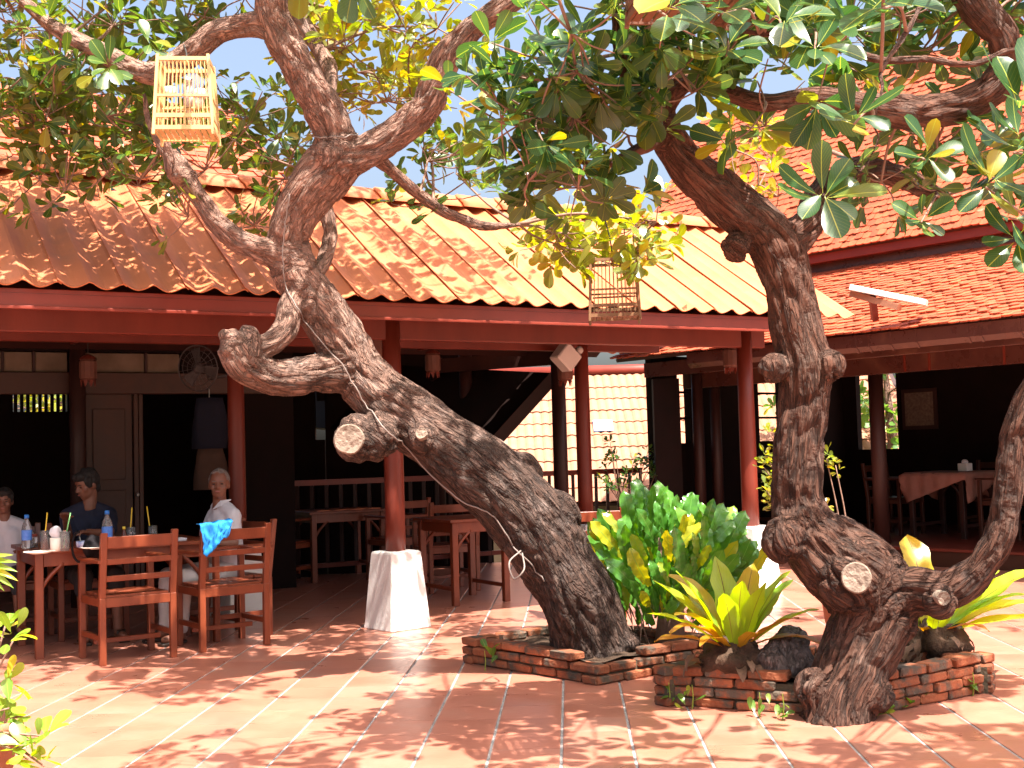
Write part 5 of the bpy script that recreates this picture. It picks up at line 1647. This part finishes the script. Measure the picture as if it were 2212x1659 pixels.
# blue cloth over the back of chair 2
ct = e1 + V(0, 0, .845) ; bl = empty('blue_cloth', ct, 'bright blue crumpled cloth hung over the corner of a chair back', 'cloth')
mb = MB(); nu, nv = 26, 20
du_ = (e2 - e1).normalized()
for j in range(nv + 1):
    for i in range(nu + 1):
        a, b = i / nu, j / nv
        x = -.055 + .235 * a                                   # along the top rail, starting left of the post
        drop = .045 + .185 * (1 - a) ** 1.3 * (1 if a > .12 else .55 + 3.7 * a)
        sdist = (b - .22) * (drop + .08)                          # arc length, zero at the rail's front edge
        if sdist < 0: y, z = .012 + sdist * -.9, .004 + .02 * sdist
        else: y, z = -.004 - .03 * sdist, -sdist
        fold = .018 * math.sin(a * 21 + 2.2 * b) * min(1, b * 1.6) + .020 * noise.noise(V(a * 7, b * 3, 3))
        gather = -.12 * b * (a - .35) * .5
        p = e1 + du_ * (x + gather + .012 * noise.noise(V(a * 5, b * 6, 8))) + F1 * (y - .112 - abs(fold)) + V(0, 0, .868 + z + .014 * noise.noise(V(a * 6, b * 5, 1)) + .02 * a)
        mb.v.append(p)
for j in range(nv):
    for i in range(nu):
        a = j * (nu + 1) + i
        mb.f.append((a, a + 1, a + nu + 2, a + nu + 1))
o = mb.build('cloth_fold', M['blue'], bl, smooth=True)
sol = o.modifiers.new('t', 'SOLIDIFY'); sol.thickness = .006

# things on the near table
def glass(p, label, straw='straw', h=.14, fill=None, tilt=(.02, .0)):
    g = empty('drinking_glass', p, label, 'glass', 'glasses on the table')
    MB().lathe(p, [(.026, 0), (.030, .003), (.034, h), (.0325, h), (.028, .008), (.001, .006)], 18, cap=False).build('glass_body', M['glass'], g, smooth=True)
    if fill: MB().lathe(p + V(0, 0, .009), [(.0255, 0), (.029, h * .62), (.001, h * .62)], 16).build('drink', M[fill], g, smooth=True)
    if straw: MB().tube([p + V(-.01, 0, .012), p + V(-.01 + tilt[0], tilt[1], .25)], .0045, 8).build('straw', M[straw], g, smooth=True)
    return g
def bottle(p, label, lab='bluelabel', cap='bluecap', s=1.0):
    g = empty('water_bottle', p, label, 'bottle', 'bottles on the table')
    MB().lathe(p, [(.026 * s, 0), (.031 * s, .008), (.031 * s, .12 * s), (.027 * s, .145 * s), (.013 * s, .178 * s), (.012 * s, .19 * s)], 18).build('bottle_body', M['glass'], g, smooth=True)
    MB().lathe(p + V(0, 0, .055 * s), [(.0318 * s, 0), (.0318 * s, .062 * s)], 18, cap=False).build('paper_label', M[lab], g, smooth=True)
    MB().lathe(p + V(0, 0, .19 * s), [(.0145 * s, 0), (.0145 * s, .02 * s), (.012 * s, .023 * s)], 14).build('cap', M[cap], g, smooth=True)
    return g
def ontable(px, py):
    p = onz(px, py, TZ); return p
bottle(ontable(232, 1180), 'water bottle with blue cap between the navy shirt and the left chair', s=1.15)
bottle(ontable(58, 1186), 'water bottle with blue cap in front of the child', s=1.1)
glass(ontable(98, 1188), 'glass with two yellow straws at the left of the table', 'straw', .13, 'lantern', (.025, 0))
glass(ontable(140, 1190), 'glass with a green straw beside the white napkin', 'gstraw', .13, None, (.05, 0))
glass(ontable(330, 1168), 'glass with a yellow straw at the table end', 'straw', .11, 'sauce', (-.03, 0))
glass(ontable(283, 1172), 'handled glass with a yellow straw right of the water bottle', 'straw', .11, None, (.02, 0))
p = ontable(120, 1191)
nh = empty('napkin_cup', p, 'white crumpled napkin in a cup between two glasses', 'napkin')
MB().lathe(p, [(.028, 0), (.034, .02), (.036, .09), (.034, .09), (.02, .04)], 18).build('cup', M['cream'], nh, smooth=True)
mb = MB().ball(p + V(0, 0, .12), (.036, .036, .045), 18, 12)
for i, v in enumerate(mb.v): mb.v[i] = v + V(noise.noise(v * 25), noise.noise(v * 25 + V(4, 0, 0)), noise.noise(v * 25 + V(0, 4, 0))) * .014
mb.build('napkin', M['whiteshirt'], nh, smooth=True)
p = ontable(182, 1183)
sdh = empty('sugar_dish', p, 'blue and white china dish with two spoons', 'dish')
MB().lathe(p, [(.035, 0), (.05, .006), (.055, .045), (.052, .045), (.045, .012)], 20).build('bowl', M['chinablue'], sdh, smooth=True)
for k in (-1, 1): MB().tube([p + V(k * .02, 0, .02), p + V(k * .035, .01, .075)], .004, 6).build('spoon', M['metal'], sdh)
p = ontable(268, 1176)
sb = empty('sauce_bottle', p, 'small sauce bottle with a yellow top', 'bottle')
MB().lathe(p, [(.02, 0), (.022, .06), (.010, .09), (.010, .105)], 14).build('bottle_body', M['sauce'], sb, smooth=True)
MB().lathe(p + V(0, 0, .105), [(.012, 0), (.011, .02)], 12).build('cap', M['yellowcap'], sb, smooth=True)
for k, (px, py, lab) in enumerate(((85, 1196, 'white plate at the near left edge of the table'), (205, 1186, 'white plate in front of the sugar dish'), (375, 1168, 'stack of paper napkins near the right end of the table'))):
    p = ontable(px, py)
    pl = empty('plate', p, lab, 'plate')
    if k < 2:
        MB().lathe(p, [(.05, 0), (.06, .004), (.10, .014), (.098, .017), (.055, .008), (.001, .007)], 24, cap=False).build('dish', M['cream'], pl, smooth=True)
    else:
        pl.name = 'napkin_stack'; pl['category'] = 'napkins'
        for q in range(3):
            MB().box(p + V(0, 0, .004 + q * .006), U1 * .075 + V(0, .004 * q, 0), V1 * .07, V(0, 0, .0025)).build('napkin', M['whiteshirt'], pl)
p = ontable(75, 1182)
ct_ = empty('condiment_jar', p, 'small jar with a red lid beside the left water bottle', 'jar')
MB().lathe(p, [(.02, 0), (.022, .07), (.02, .075)], 14).build('jar_body', M['glass'], ct_, smooth=True)
MB().lathe(p + V(0, 0, .075), [(.021, 0), (.02, .018)], 12).build('lid', M['redfascia'], ct_, smooth=True)

# ================================================================== PEOPLE
def person(loc, fdir, label, shirt, legs_m, hair, head_turn=0, head_tilt=0, s=1.0, armL=None, armR=None, collar=False, sleeve='short', legs=True, sock=None, bald=False, lean=.02):
    """seated figure; loc = floor point under the hips, faces fdir"""
    root = empty('person', loc, label, 'person')
    f = V(fdir.x, fdir.y, 0).normalized(); rgt = V(f.y, -f.x, 0)
    def L(x, y, z): return loc + rgt * (x * s) + f * (y * s) + V(0, 0, z * s)
    body = MB(); tee = MB(); trs = MB()
    hip = L(0, 0, .53); ch = L(0, lean, .90); nk = L(0, lean + .03, 1.075)
    sh = {-1: L(-.165, lean, .955), 1: L(.165, lean, .955)}
    # head axes
    ht = Matrix.Rotation(-head_turn, 3, 'Z')
    hf = ht @ f; hr = V(hf.y, -hf.x, 0)
    hf2 = (hf * math.cos(head_tilt) - V(0, 0, 1) * math.sin(head_tilt)); hu = hr.cross(hf2)
    hc = nk + V(0, 0, .125 * s) + hf * (.022 * s)
    def H(x, y, z): return hc + hr * (x * s) + hf2 * (y * s) + hu * (z * s)
    body.ball(H(0, -.008, .025), (.076 * s, .094 * s, .098 * s), 18, 12, hr, hf2, hu)
    body.ball(H(0, .018, -.045), (.058 * s, .070 * s, .075 * s), 16, 10, hr, hf2, hu)
    body.ball(H(0, .055, -.085), (.026 * s, .024 * s, .022 * s), 12, 8, hr, hf2, hu)
    body.cone(H(0, .082, .012), .010 * s, H(0, .100, -.022), .015 * s)
    body.ball(H(-.014, .090, -.026), .010 * s, 8, 6); body.ball(H(.014, .090, -.026), .010 * s, 8, 6)
    for q in (-1, 1):
        body.ball(H(q * .075, -.012, -.008), (.010 * s, .020 * s, .032 * s), 10, 8, hr, hf2, hu)
        body.ball(H(q * .044, .052, -.022), (.022 * s, .022 * s, .020 * s), 10, 8, hr, hf2, hu)
    body.ball(H(0, .078, -.056), (.024 * s, .014 * s, .010 * s), 10, 8, hr, hf2, hu)
    body.cone(nk - V(0, 0, .06 * s), .056 * s, H(0, -.02, -.05), .052 * s)
    body.cone(hip, .085 * s, ch, .08 * s)
    arms = {-1: armL or (L(-.24, .06, .74), L(-.16, .28, .75)), 1: armR or (L(.24, .06, .74), L(.16, .28, .75))}
    for q in (-1, 1):
        el, wr = arms[q]
        body.cone(sh[q], .046 * s, el, .038 * s); body.cone(el, .038 * s, wr, .026 * s)
        d = (wr - el).normalized()
        side = d.cross(V(0, 0, 1)); side = side.normalized() if side.length > .1 else rgt
        dn = side.cross(d).normalized()
        palm = wr + d * (.05 * s)
        body.ball(palm, (.040 * s, .046 * s, .017 * s), 12, 8, side, d, dn)
        for k in range(4):
            b0 = wr + d * (.085 * s) + side * ((k - 1.5) * .019 * s)
            ln = (.030, .036, .034, .026)[k] * s
            b1_ = b0 + d * ln - dn * (.008 * s); b2_ = b1_ + d * ln * .6 - dn * (.022 * s)
            body.cone(b0, .0088 * s, b1_, .008 * s, 8); body.cone(b1_, .008 * s, b2_, .007 * s, 8)
        tb = wr + d * (.03 * s) - side * (.036 * s * q)
        body.cone(tb, .011 * s, tb + d * (.035 * s) - side * (.022 * s * q) - dn * .01, .009 * s, 8)
    if legs:
        for q in (-1, 1):
            h0, kn, an, ft = L(q * .095, .03, .50), L(q * .12, .44, .50), L(q * .13, .46, .09), L(q * .14, .60, .045)
            body.cone(h0, .08 * s, kn, .055 * s); body.cone(kn, .055 * s, an, .036 * s); body.cone(an - V(0, 0, .03 * s), .036 * s, ft, .030 * s)
            shl = kn + (an - kn) * (.25 if legs_m == 'darkshorts' else .92)
            trs.cone(h0, .098 * s, kn, .072 * s); trs.cone(kn, .072 * s, shl, .062 * s if legs_m == 'darkshorts' else .055 * s)
        trs.ball(hip + V(0, 0, -.01), (.165 * s, .13 * s, .11 * s), 16, 10, rgt, f)
    # shirt
    tee.ball(L(0, 0, .60), (.165 * s, .128 * s, .12 * s), 16, 10, rgt, f)
    tee.cone(L(-.05, .0, .60), .115 * s, L(-.062, lean, .88), .108 * s); tee.cone(L(.05, .0, .60), .115 * s, L(.062, lean, .88), .108 * s)
    for q in (-1, 1): tee.cone(L(q * .03, lean + .005, 1.015), .058 * s, sh[q], .056 * s)
    tee.cone(L(0, lean + .01, .92), .09 * s, L(0, lean + .012, 1.01), .066 * s)
    for q in (-1, 1):
        el = arms[q][0]
        tee.cone(sh[q], .058 * s, sh[q] + (el - sh[q]) * (.72 if sleeve == 'short' else .95), .060 * s)
    me = remeshed(body, .0075 * s, 3)
    place_mesh('body', me, M['skin'], root)
    me = remeshed(tee, .011, 3)
    for v in me.vertices: v.co += v.normal * (.010 * noise.noise(V(v.co.x * 9, v.co.y * 9, v.co.z * 16)) + .004)
    tso = place_mesh('shirt', me, M[shirt], root)
    if legs:
        me = remeshed(trs, .012, 3)
        for v in me.vertices: v.co += v.normal * (.008 * noise.noise(v.co * 12) + .003)
        place_mesh('trousers', me, M[legs_m], root)
        for q in (-1, 1):
            ft0, ft1 = L(q * .13, .43, .035), L(q * .142, .61, .025)
            mb = MB().bar(ft0 - V(0, 0, .012), ft1 - V(0, 0, .012) + f * .03, .085 * s, .022).bar(L(q * .13, .53, .075), L(q * .14, .545, .075), .09 * s, .03)
            mb.build('sandal', M['sandal'], root, bevel=.006)
    if collar:
        mb = MB()
        for q in (-1, 1):
            a0, a1, a2 = L(q * .062, lean - .04, 1.075), L(q * .085, lean + .065, 1.03), L(q * .02, lean + .10, 1.005)
            mb.slab([a0, a1, a2, L(q * .05, lean + .05, 1.07)], V(0, 0, .006))
        mb.build('collar', M[shirt], root, fix=True)
    # hair
    hm = MB()
    if bald:
        hm.ball(H(0, -.022, .036), (.083 * s, .096 * s, .097 * s), 26, 18, hr, hf2, hu)
    else:
        hm.ball(H(0, -.022, .040), (.088 * s, .098 * s, .096 * s), 22, 14, hr, hf2, hu)
        hm.ball(H(0, .050, .082), (.066 * s, .045 * s, .036 * s), 14, 10, hr, hf2, hu)
        hm.ball(H(0, -.062, -.028), (.070 * s, .044 * s, .06 * s), 14, 10, hr, hf2, hu)
        for q in (-1, 1): hm.cone(H(q * .073, .012, .05), .022 * s, H(q * .077, .012, -.012), .010 * s)
    me = remeshed(hm, .008, 1)
    for v in me.vertices: v.co += v.normal * (.008 * noise.noise(V(v.co.x * 40, v.co.y * 40, v.co.z * 14)))
    if bald:
        # hairline: keep the cap high on the brow
        bm = bmesh.new(); bm.from_mesh(me)
        def gone(v):
            q = (v.co - hc) / s
            z, y = q.dot(hu), q.dot(hf2)
            return z < -.045 or (y > .040 and z < .085) or (y > .0 and z < .030) or (y > -.03 and z < -.01)
        kill = [v for v in bm.verts if gone(v)]
        bmesh.ops.delete(bm, geom=kill, context='VERTS'); bm.to_mesh(me); bm.free()
    place_mesh('hair', me, M[hair], root)
    for q in (-1, 1):
        MB().ball(H(q * .031, .081, .004), (.013 * s, .006 * s, .0055 * s), 10, 6, hr, hf2, hu).build('eye', M['eye'], root, smooth=True)
        MB().cone(H(q * .018, .089, .024), .0035 * s, H(q * .046, .078, .026), .003 * s, 6).build('eyebrow', M[hair], root, smooth=True)
    MB().ball(H(0, .091, -.057), (.021 * s, .006 * s, .0055 * s), 10, 6, hr, hf2, hu).build('mouth', M['lip'], root, smooth=True)
    return root
pm1 = at(188, 1040, 9.62); pm1.z = 0
person(pm1, -V1, 'man in a dark navy T-shirt seated behind the drinks table', 'navy', 'darkshorts', 'hair', head_turn=R(66), head_tilt=R(18), s=.955,
       armL=(at(236, 1152, 9.35), at(190, 1150, 9.12)), armR=(at(150, 1168, 9.4), at(142, 1122, 9.12)), lean=.05)
pm2 = at(486, 1050, 9.40); pm2.z = 0
person(pm2, V(-.75, -.66, 0), 'grey haired man in a white shirt seated at the right end of the table', 'whiteshirt', 'khaki', 'grayhair', head_turn=R(-56), head_tilt=R(-2), s=.935,
       armL=None, armR=None, collar=True, bald=True)
pm3 = at(10, 1150, 9.55); pm3.z = .0
person(pm3 + V(0, 0, .08), V(.35, -.93, 0), 'small child in a white top at the left edge of the table', 'whiteshirt', 'darkshorts', 'hair', head_turn=R(6), head_tilt=R(4), s=.80)
# chairs under them
chair(pm1, -V1, 'armchair under the man in navy')
chair(pm2, V(-.75, -.66, 0), 'armchair under the man in the white shirt')
chair(pm3, V(.35, -.93, 0), 'armchair under the child')
# dark clothes hanging in the back opening
hp = b1(solve1(448, HB + .05), HB + .02, 0)
hc_ = empty('hanging_clothes', hp + V(0, 0, 1.1), 'dark jacket and brown garment hanging in the dim opening', 'clothes')
for nm, z0, z1, ww, mm in (('jacket', 1.42, 1.92, .17, 'navy'), ('garment', 1.02, 1.42, .16, 'darkcloth')):
    if mm == 'darkcloth' and mm not in M: M[mm] = mat('brown cloth', (.10, .055, .04), None, 8, .9)
    mb = MB(); nn = 16
    for j in range(7):
        t = j / 6
        for k in range(nn):
            an = 2 * math.pi * k / nn
            wv = 1 + .12 * math.sin(an * 5 + t * 3)
            mb.v.append(hp + U1 * (ww * (1 - .25 * t ** 3) * math.cos(an) * wv) + V1 * (-.06 + .05 * math.sin(an) * wv) + V(0, 0, z0 + (z1 - z0) * t))
    for j in range(6):
        for k in range(nn):
            mb.f.append((j * nn + k, j * nn + (k + 1) % nn, (j + 1) * nn + (k + 1) % nn, (j + 1) * nn + k))
    mb.f += [tuple(reversed(range(nn))), tuple(range(6 * nn, 7 * nn))]
    mb.build(nm, M[mm], hc_, smooth=True)
MB().tube([hp + V1 * -.06 + V(0, 0, 1.9), hp + V1 * -.06 + V(0, 0, 2.0), hp + V(0, 0, 2.02)], .006, 6).build('hook', M['metal'], hc_)

# ================================================================== HOUSE FURNITURE (right)
tcx = b2(solve2(2050, -1.55), -1.55); tcx.z = 0
tb = make_table(tcx + V(0, 0, PZ) - W2 * .38 - N2 * .38, .76, .76, .74, 'square table under a pinkish brown cloth inside the tiled house', 'darkwood', W2, N2)
tcl = empty('tablecloth', tcx + V(0, 0, PZ + .74), 'pinkish brown cloth draped cornerwise over the table in the house', 'tablecloth')
mb = MB(); n = 24
for j in range(n + 1):
    for i in range(n + 1):
        a, b = (i / n - .5) * 1.15, (j / n - .5) * 1.15
        rot = R(20)
        x, y = a * math.cos(rot) - b * math.sin(rot), a * math.sin(rot) + b * math.cos(rot)
        ox, oy = max(0, abs(x) - .385), max(0, abs(y) - .385)
        z = .747 - max(ox, oy) - .3 * min(ox, oy)
        fx = max(-.392, min(.392, x)) + (math.copysign(.03 * math.sin(y * 18), x) if ox > .02 else 0)
        fy = max(-.392, min(.392, y)) + (math.copysign(.03 * math.sin(x * 18), y) if oy > .02 else 0)
        mb.v.append(tcx + W2 * fx + N2 * fy + V(0, 0, PZ + z + .001))
for j in range(n):
    for i in range(n):
        a = j * (n + 1) + i
        mb.f.append((a, a + 1, a + n + 2, a + n + 1))
o = mb.build('cloth', M['tcloth'], tcl, smooth=True); o.modifiers.new('t', 'SOLIDIFY').thickness = .003
p = b2(solve2(2128, -1.5), -1.5); p.z = PZ + .748
nb_ = empty('napkin_box', tcx + V(0, 0, PZ + .748) - W2 * .18, 'white napkin box on the cloth covered table', 'napkin box')
MB().box(tcx + V(0, 0, PZ + .748 + .045) - W2 * .18, W2 * .06, N2 * .06, V(0, 0, .045)).build('box_body', M['whitepaint'], nb_, bevel=.006)
mb = MB().ball(tcx + V(0, 0, PZ + .748 + .105) - W2 * .18, (.04, .03, .03), 12, 8)
mb.build('tissue', M['whiteshirt'], nb_, smooth=True)
chd = make_chair('shadechair')
for k, (c_, e_, fd, lab) in enumerate(((.75, 0, -W2, 'chair toned for shade left of the cloth covered table in the house'), (-.72, .05, W2, 'chair toned for shade right of the cloth covered table in the house'), (0, -.75, N2, 'chair toned for shade behind the cloth covered table in the house'), (2.3, .2, -W2, 'chair toned for shade further back in the house beside the red post'))):
    chair(tcx + W2 * c_ + N2 * e_ + V(0, 0, PZ), fd, lab, proto=chd)
for ch_ in list(chd.children): bpy.data.objects.remove(ch_)
bpy.data.objects.remove(chd)

# ================================================================== LANTERNS, FLOODLIGHT, FAN
def make_lantern(p, label):
    root = empty('hanging_lantern', p, label, 'lantern', 'lanterns hung by the pavilion posts')
    MB().lathe(p + V(0, 0, -.20), [(.055, 0), (.075, .02), (.075, .16), (.06, .18)], 12).build('lantern_body', M['lantern'], root)
    MB().lathe(p + V(0, 0, -.02), [(.08, 0), (.05, .03), (.012, .05)], 12).build('lantern_cap', M['redwood'], root)
    for k in range(8):
        a = k * math.pi / 4
        q = p + V(.06 * math.cos(a), .06 * math.sin(a), -.20)
        MB().slab([q + V(-.02 * math.sin(a), .02 * math.cos(a), 0), q + V(.02 * math.sin(a), -.02 * math.cos(a), 0), q + V(0, 0, -.055)], V(.004 * math.cos(a), .004 * math.sin(a), 0)).build('pendant', M['redwood'], root, fix=True)
    MB().tube([p + V(0, 0, .02), p + V(0, 0, .16)], .004, 6).build('cord', M['wire'], root)
    return root
for px, py, Y, lab in ((1578, 748, 11.6, 'lantern hanging left of the right-hand red post'), (1220, 778, 12.1, 'lantern hanging under the white floodlight box'), (934, 760, 12.2, 'dim lantern to the right of the middle red post'), (190, 772, 10.9, 'dim lantern by the dark post at the far left'), (812, 722, 9.9, 'lantern just left of the middle red post')):
    make_lantern(at(px, py, Y), lab)
fc = at(1222, 772, 11.95)
fl = empty('floodlight', fc, 'white box floodlight tilted on a red post under the eave', 'floodlight')
Rm = Matrix.Rotation(R(38), 3, 'Y') @ Matrix.Rotation(R(-20), 3, 'X') @ Matrix.Rotation(R(25), 3, 'Z')
MB().box(fc, Rm @ V(.105, 0, 0), Rm @ V(0, .08, 0), Rm @ V(0, 0, .10)).build('housing', M['plastic'], fl, bevel=.012)
MB().tube([fc + V(.07, .05, .02), fc + V(.14, .08, .04)], .03, 10).build('bracket', M['metal'], fl, smooth=True)
MB().ball(fc + V(.135, .07, .07), .04, 12, 8).build('knuckle', M['plastic'], fl, smooth=True)
fa = at(432, 795, 10.6)
fan = empty('wall_fan', fa, 'round wall fan with wire guard beside the red post', 'fan')
fd_ = V(-.35, -.93, -.1).normalized()
fx_ = fd_.orthogonal().normalized(); fy_ = fd_.cross(fx_)
for k, rr in enumerate((.195, .15, .10, .05)):
    S = [fa + fx_ * (rr * math.cos(t * math.pi / 14)) + fy_ * (rr * math.sin(t * math.pi / 14)) + fd_ * (.03 + .02 * (1 - rr / .2)) for t in range(29)]
    MB().tube(S, .006 if k == 0 else .003, 6).build('guard_ring', M['fanmetal'], fan)
for k in range(20):
    a = k * math.pi / 10
    MB().tube([fa + fd_ * .06, fa + fx_ * (.195 * math.cos(a)) + fy_ * (.195 * math.sin(a)) + fd_ * .03], .002, 4).build('guard_wire', M['fanmetal'], fan)
for k in range(3):
    a = k * 2.094
    d = fx_ * math.cos(a) + fy_ * math.sin(a); e = fd_.cross(d)
    MB().slab([fa + d * .03 - e * .02, fa + d * .17 - e * .06 + fd_ * .012, fa + d * .175 + e * .05 - fd_ * .012, fa + d * .03 + e * .03], fd_ * .004).build('blade', M['fanmetal'], fan, fix=True)
MB().cone(fa - fd_ * .10, .05, fa, .055).build('motor', M['fanmetal'], fan, smooth=True)
pp = b1(-.72, 1.6, 0); pt = V(pp.x, pp.y, fa.z - .06)
MB().tube([fa - fd_ * .10, fa - fd_ * .12 + V(0, 0, -.1), pt], .015, 8).build('arm', M['fanmetal'], fan, smooth=True)

# ================================================================== BIRD CAGES
def cage(c_top, w_top, w_bot, h, label, m, top_pt, rz=0.0, bars=11, cups=True, shelf=.42, bird=False, splay=.03):
    """c_top = centre of the cage top"""
    root = empty('bird_cage', c_top - V(0, 0, h), label, 'bird cage')
    ex = V(math.cos(rz), math.sin(rz), 0); ey = V(-ex.y, ex.x, 0)
    mm = M[m]
    def P(i, j, t):
        ww = (w_top + (w_bot - w_top) * t) / 2
        return c_top + ex * (ww * i) + ey * (ww * .85 * j) - V(0, 0, h * t)
    for i in (-1, 1):
        for j in (-1, 1):
            MB().bar(P(i, j, -.06), P(i, j, 1.07), .017, .017, ey).build('corner_post', mm, root, bevel=.002)
    for t, hh in ((.0, .020), (shelf + .10, .012), (.80, .022), (.97, .022)):
        for (a, b) in (((-1, -1), (1, -1)), ((1, -1), (1, 1)), ((1, 1), (-1, 1)), ((-1, 1), (-1, -1))):
            MB().bar(P(a[0], a[1], t), P(b[0], b[1], t), .011, hh).build('rail', mm, root)
    for k in range(1, bars):
        q = -1 + 2 * k / bars
        for (a0, a1) in (((q, -1), (q, -1)), ((q, 1), (q, 1)), ((-1, q), (-1, q)), ((1, q), (1, q))):
            MB().tube([P(a0[0], a0[1], 0), P(a0[0], a0[1], .97)], .0028, 5, False).build('bar', mm, root)
    # roof slats, floor tray
    for k in range(bars + 1):
        q = -1 + 2 * k / bars
        MB().tube([P(q, -1, 0), P(q, 1, 0)], .0028, 5, False).build('roof_bar', mm, root)
    for k in range(9):
        q = -1 + 2 * (k + .5) / 9
        MB().box(c_top - V(0, 0, h * .97) + ex * (w_bot / 2 - .01) * q, ex * (w_bot / 9 * .36), ey * (w_bot * .42 - .01), V(0, 0, .004)).build('floor_slat', mm, root)
    MB().tube([P(-.9, .1, .62), P(.9, -.1, .62)], .006, 6).build('perch', mm, root)
    if cups:
        for (i, t) in ((-.5, .52), (.5, .66), (.62, .55)):
            q = P(i, -.7, t)
            MB().lathe(q, [(.018, 0), (.03, .01), (.034, .05), (.031, .05), (.026, .015)], 14).build('cup', M['cream'], root, smooth=True)
    MB().lathe(c_top, [(.012, 0), (.016, .02), (.006, .045)], 8).build('finial', mm, root, smooth=True)
    S = [Vector(q) for q in spline([tuple(c_top + V(0, 0, .04)), tuple((c_top + top_pt) / 2 + V(.01, 0, 0)), tuple(top_pt)], 5)]
    MB().tube(S, .0045, 6).build('hanging_wire', M['wire'], root)
    if bird:
        b = P(.05, 0, .62) + V(0, 0, .03)
        br_ = empty('caged_dove', b, 'pale dove perched inside the sunlit bamboo cage', 'bird')
        mb = MB().cone(b + V(0, 0, .0), .026, b + V(.005, -.012, .07), .024).ball(b + V(.008, -.02, .115), (.022, .026, .024), 14, 10)
        mb.cone(b + V(.006, -.014, .07), .02, b + V(.008, -.018, .11), .016).cone(b + V(0, .01, -.005), .018, b + V(-.01, .05, -.07), .010).cone(b + V(.010, -.044, .113), .006, b + V(.012, -.062, .108), .002)
        me_ = remeshed(mb, .005, 2); place_mesh('body', me_, M['dove'], br_)
        for q in (-1, 1):
            MB().ball(b + V(.008 + q * .020, -.030, .120), .004, 8, 6).build('eye', M['eye'], br_)
            MB().tube([b + V(q * .010, -.005, -.02), b + V(q * .012, -.004, -.035)], .003, 6).build('leg', M['lip'], br_)
    return root
ct1 = at(402, 140, 6.6)
cage(ct1, .262, .305, .385, 'sunlit pale bamboo bird cage hanging from the left bough', 'bamboo', at(396, 92, 6.98), R(6), 13, bird=True)
ct2 = at(1324, 566, 8.2)
cage(ct2, .295, .325, .375, 'brown bird cage hanging in front of the pale roof', 'cagebrown', at(1302, 455, 8.1), R(-4), 12, cups=False)
ct3 = at(1480, -135, 4.5)
cage(ct3, .34, .38, .27, 'reddish bird cage cut off by the top edge among the leaves', 'cagered', at(1475, -260, 4.6), R(8), 14, cups=False)

# pale cable running down the leaning trunk
def on_trunk(T, pts, r, name, label, m='cable', lift=.012):
    root = empty(name, at(*pts[-1]), label, 'cable')
    dg = bpy.context.evaluated_depsgraph_get()
    o = T.trunk
    off = wloc(T.root)
    P = []
    S = spline([tuple(p) for p in pts], 6)
    for (px, py, Y) in S:
        d = ray(px, py).normalized()
        ok, h, nrm, _ = o.ray_cast(CAM - off, d)
        if ok and abs((h + off).y - Y) < .6: P.append(h + off + nrm * lift - d * .01)
        else: P.append(at(px, py, Y))
    MB().tube(P, r, 6).build('cable_run', M[m], root, smooth=True)
bpy.context.view_layer.update()
on_trunk(T1, [(628, 420, 7.0), (617, 480, 7.0), (612, 560, 7.0), (622, 630, 7.0), (650, 680, 7.0), (700, 740, 7.1), (745, 800, 7.1), (790, 870, 7.1), (832, 930, 7.1), (880, 965, 7.1), (930, 1020, 7.1), (1000, 1080, 7.1), (1060, 1110, 7.1), (1100, 1165, 7.1), (1125, 1195, 7.1), (1180, 1255, 7.1)], .0042, 'electric_cable', 'pale cable running down the leaning trunk')
on_trunk(T1, [(672, 290, 6.9), (700, 298, 6.9), (735, 297, 6.9), (770, 290, 6.9)], .004, 'tied_cord', 'thin cord tied round the fork of the leaning tree')
lp = [(1125, 1190, 7.1), (1100, 1215, 6.98), (1110, 1250, 6.96), (1132, 1230, 6.96), (1128, 1195, 7.05)]
root = empty('wire_loop', at(*lp[0]), 'loose wire loop hanging on the leaning trunk', 'wire')
MB().tube([at(*q) for q in spline(lp, 6)], .005, 6).build('loop', M['cable'], root, smooth=True)
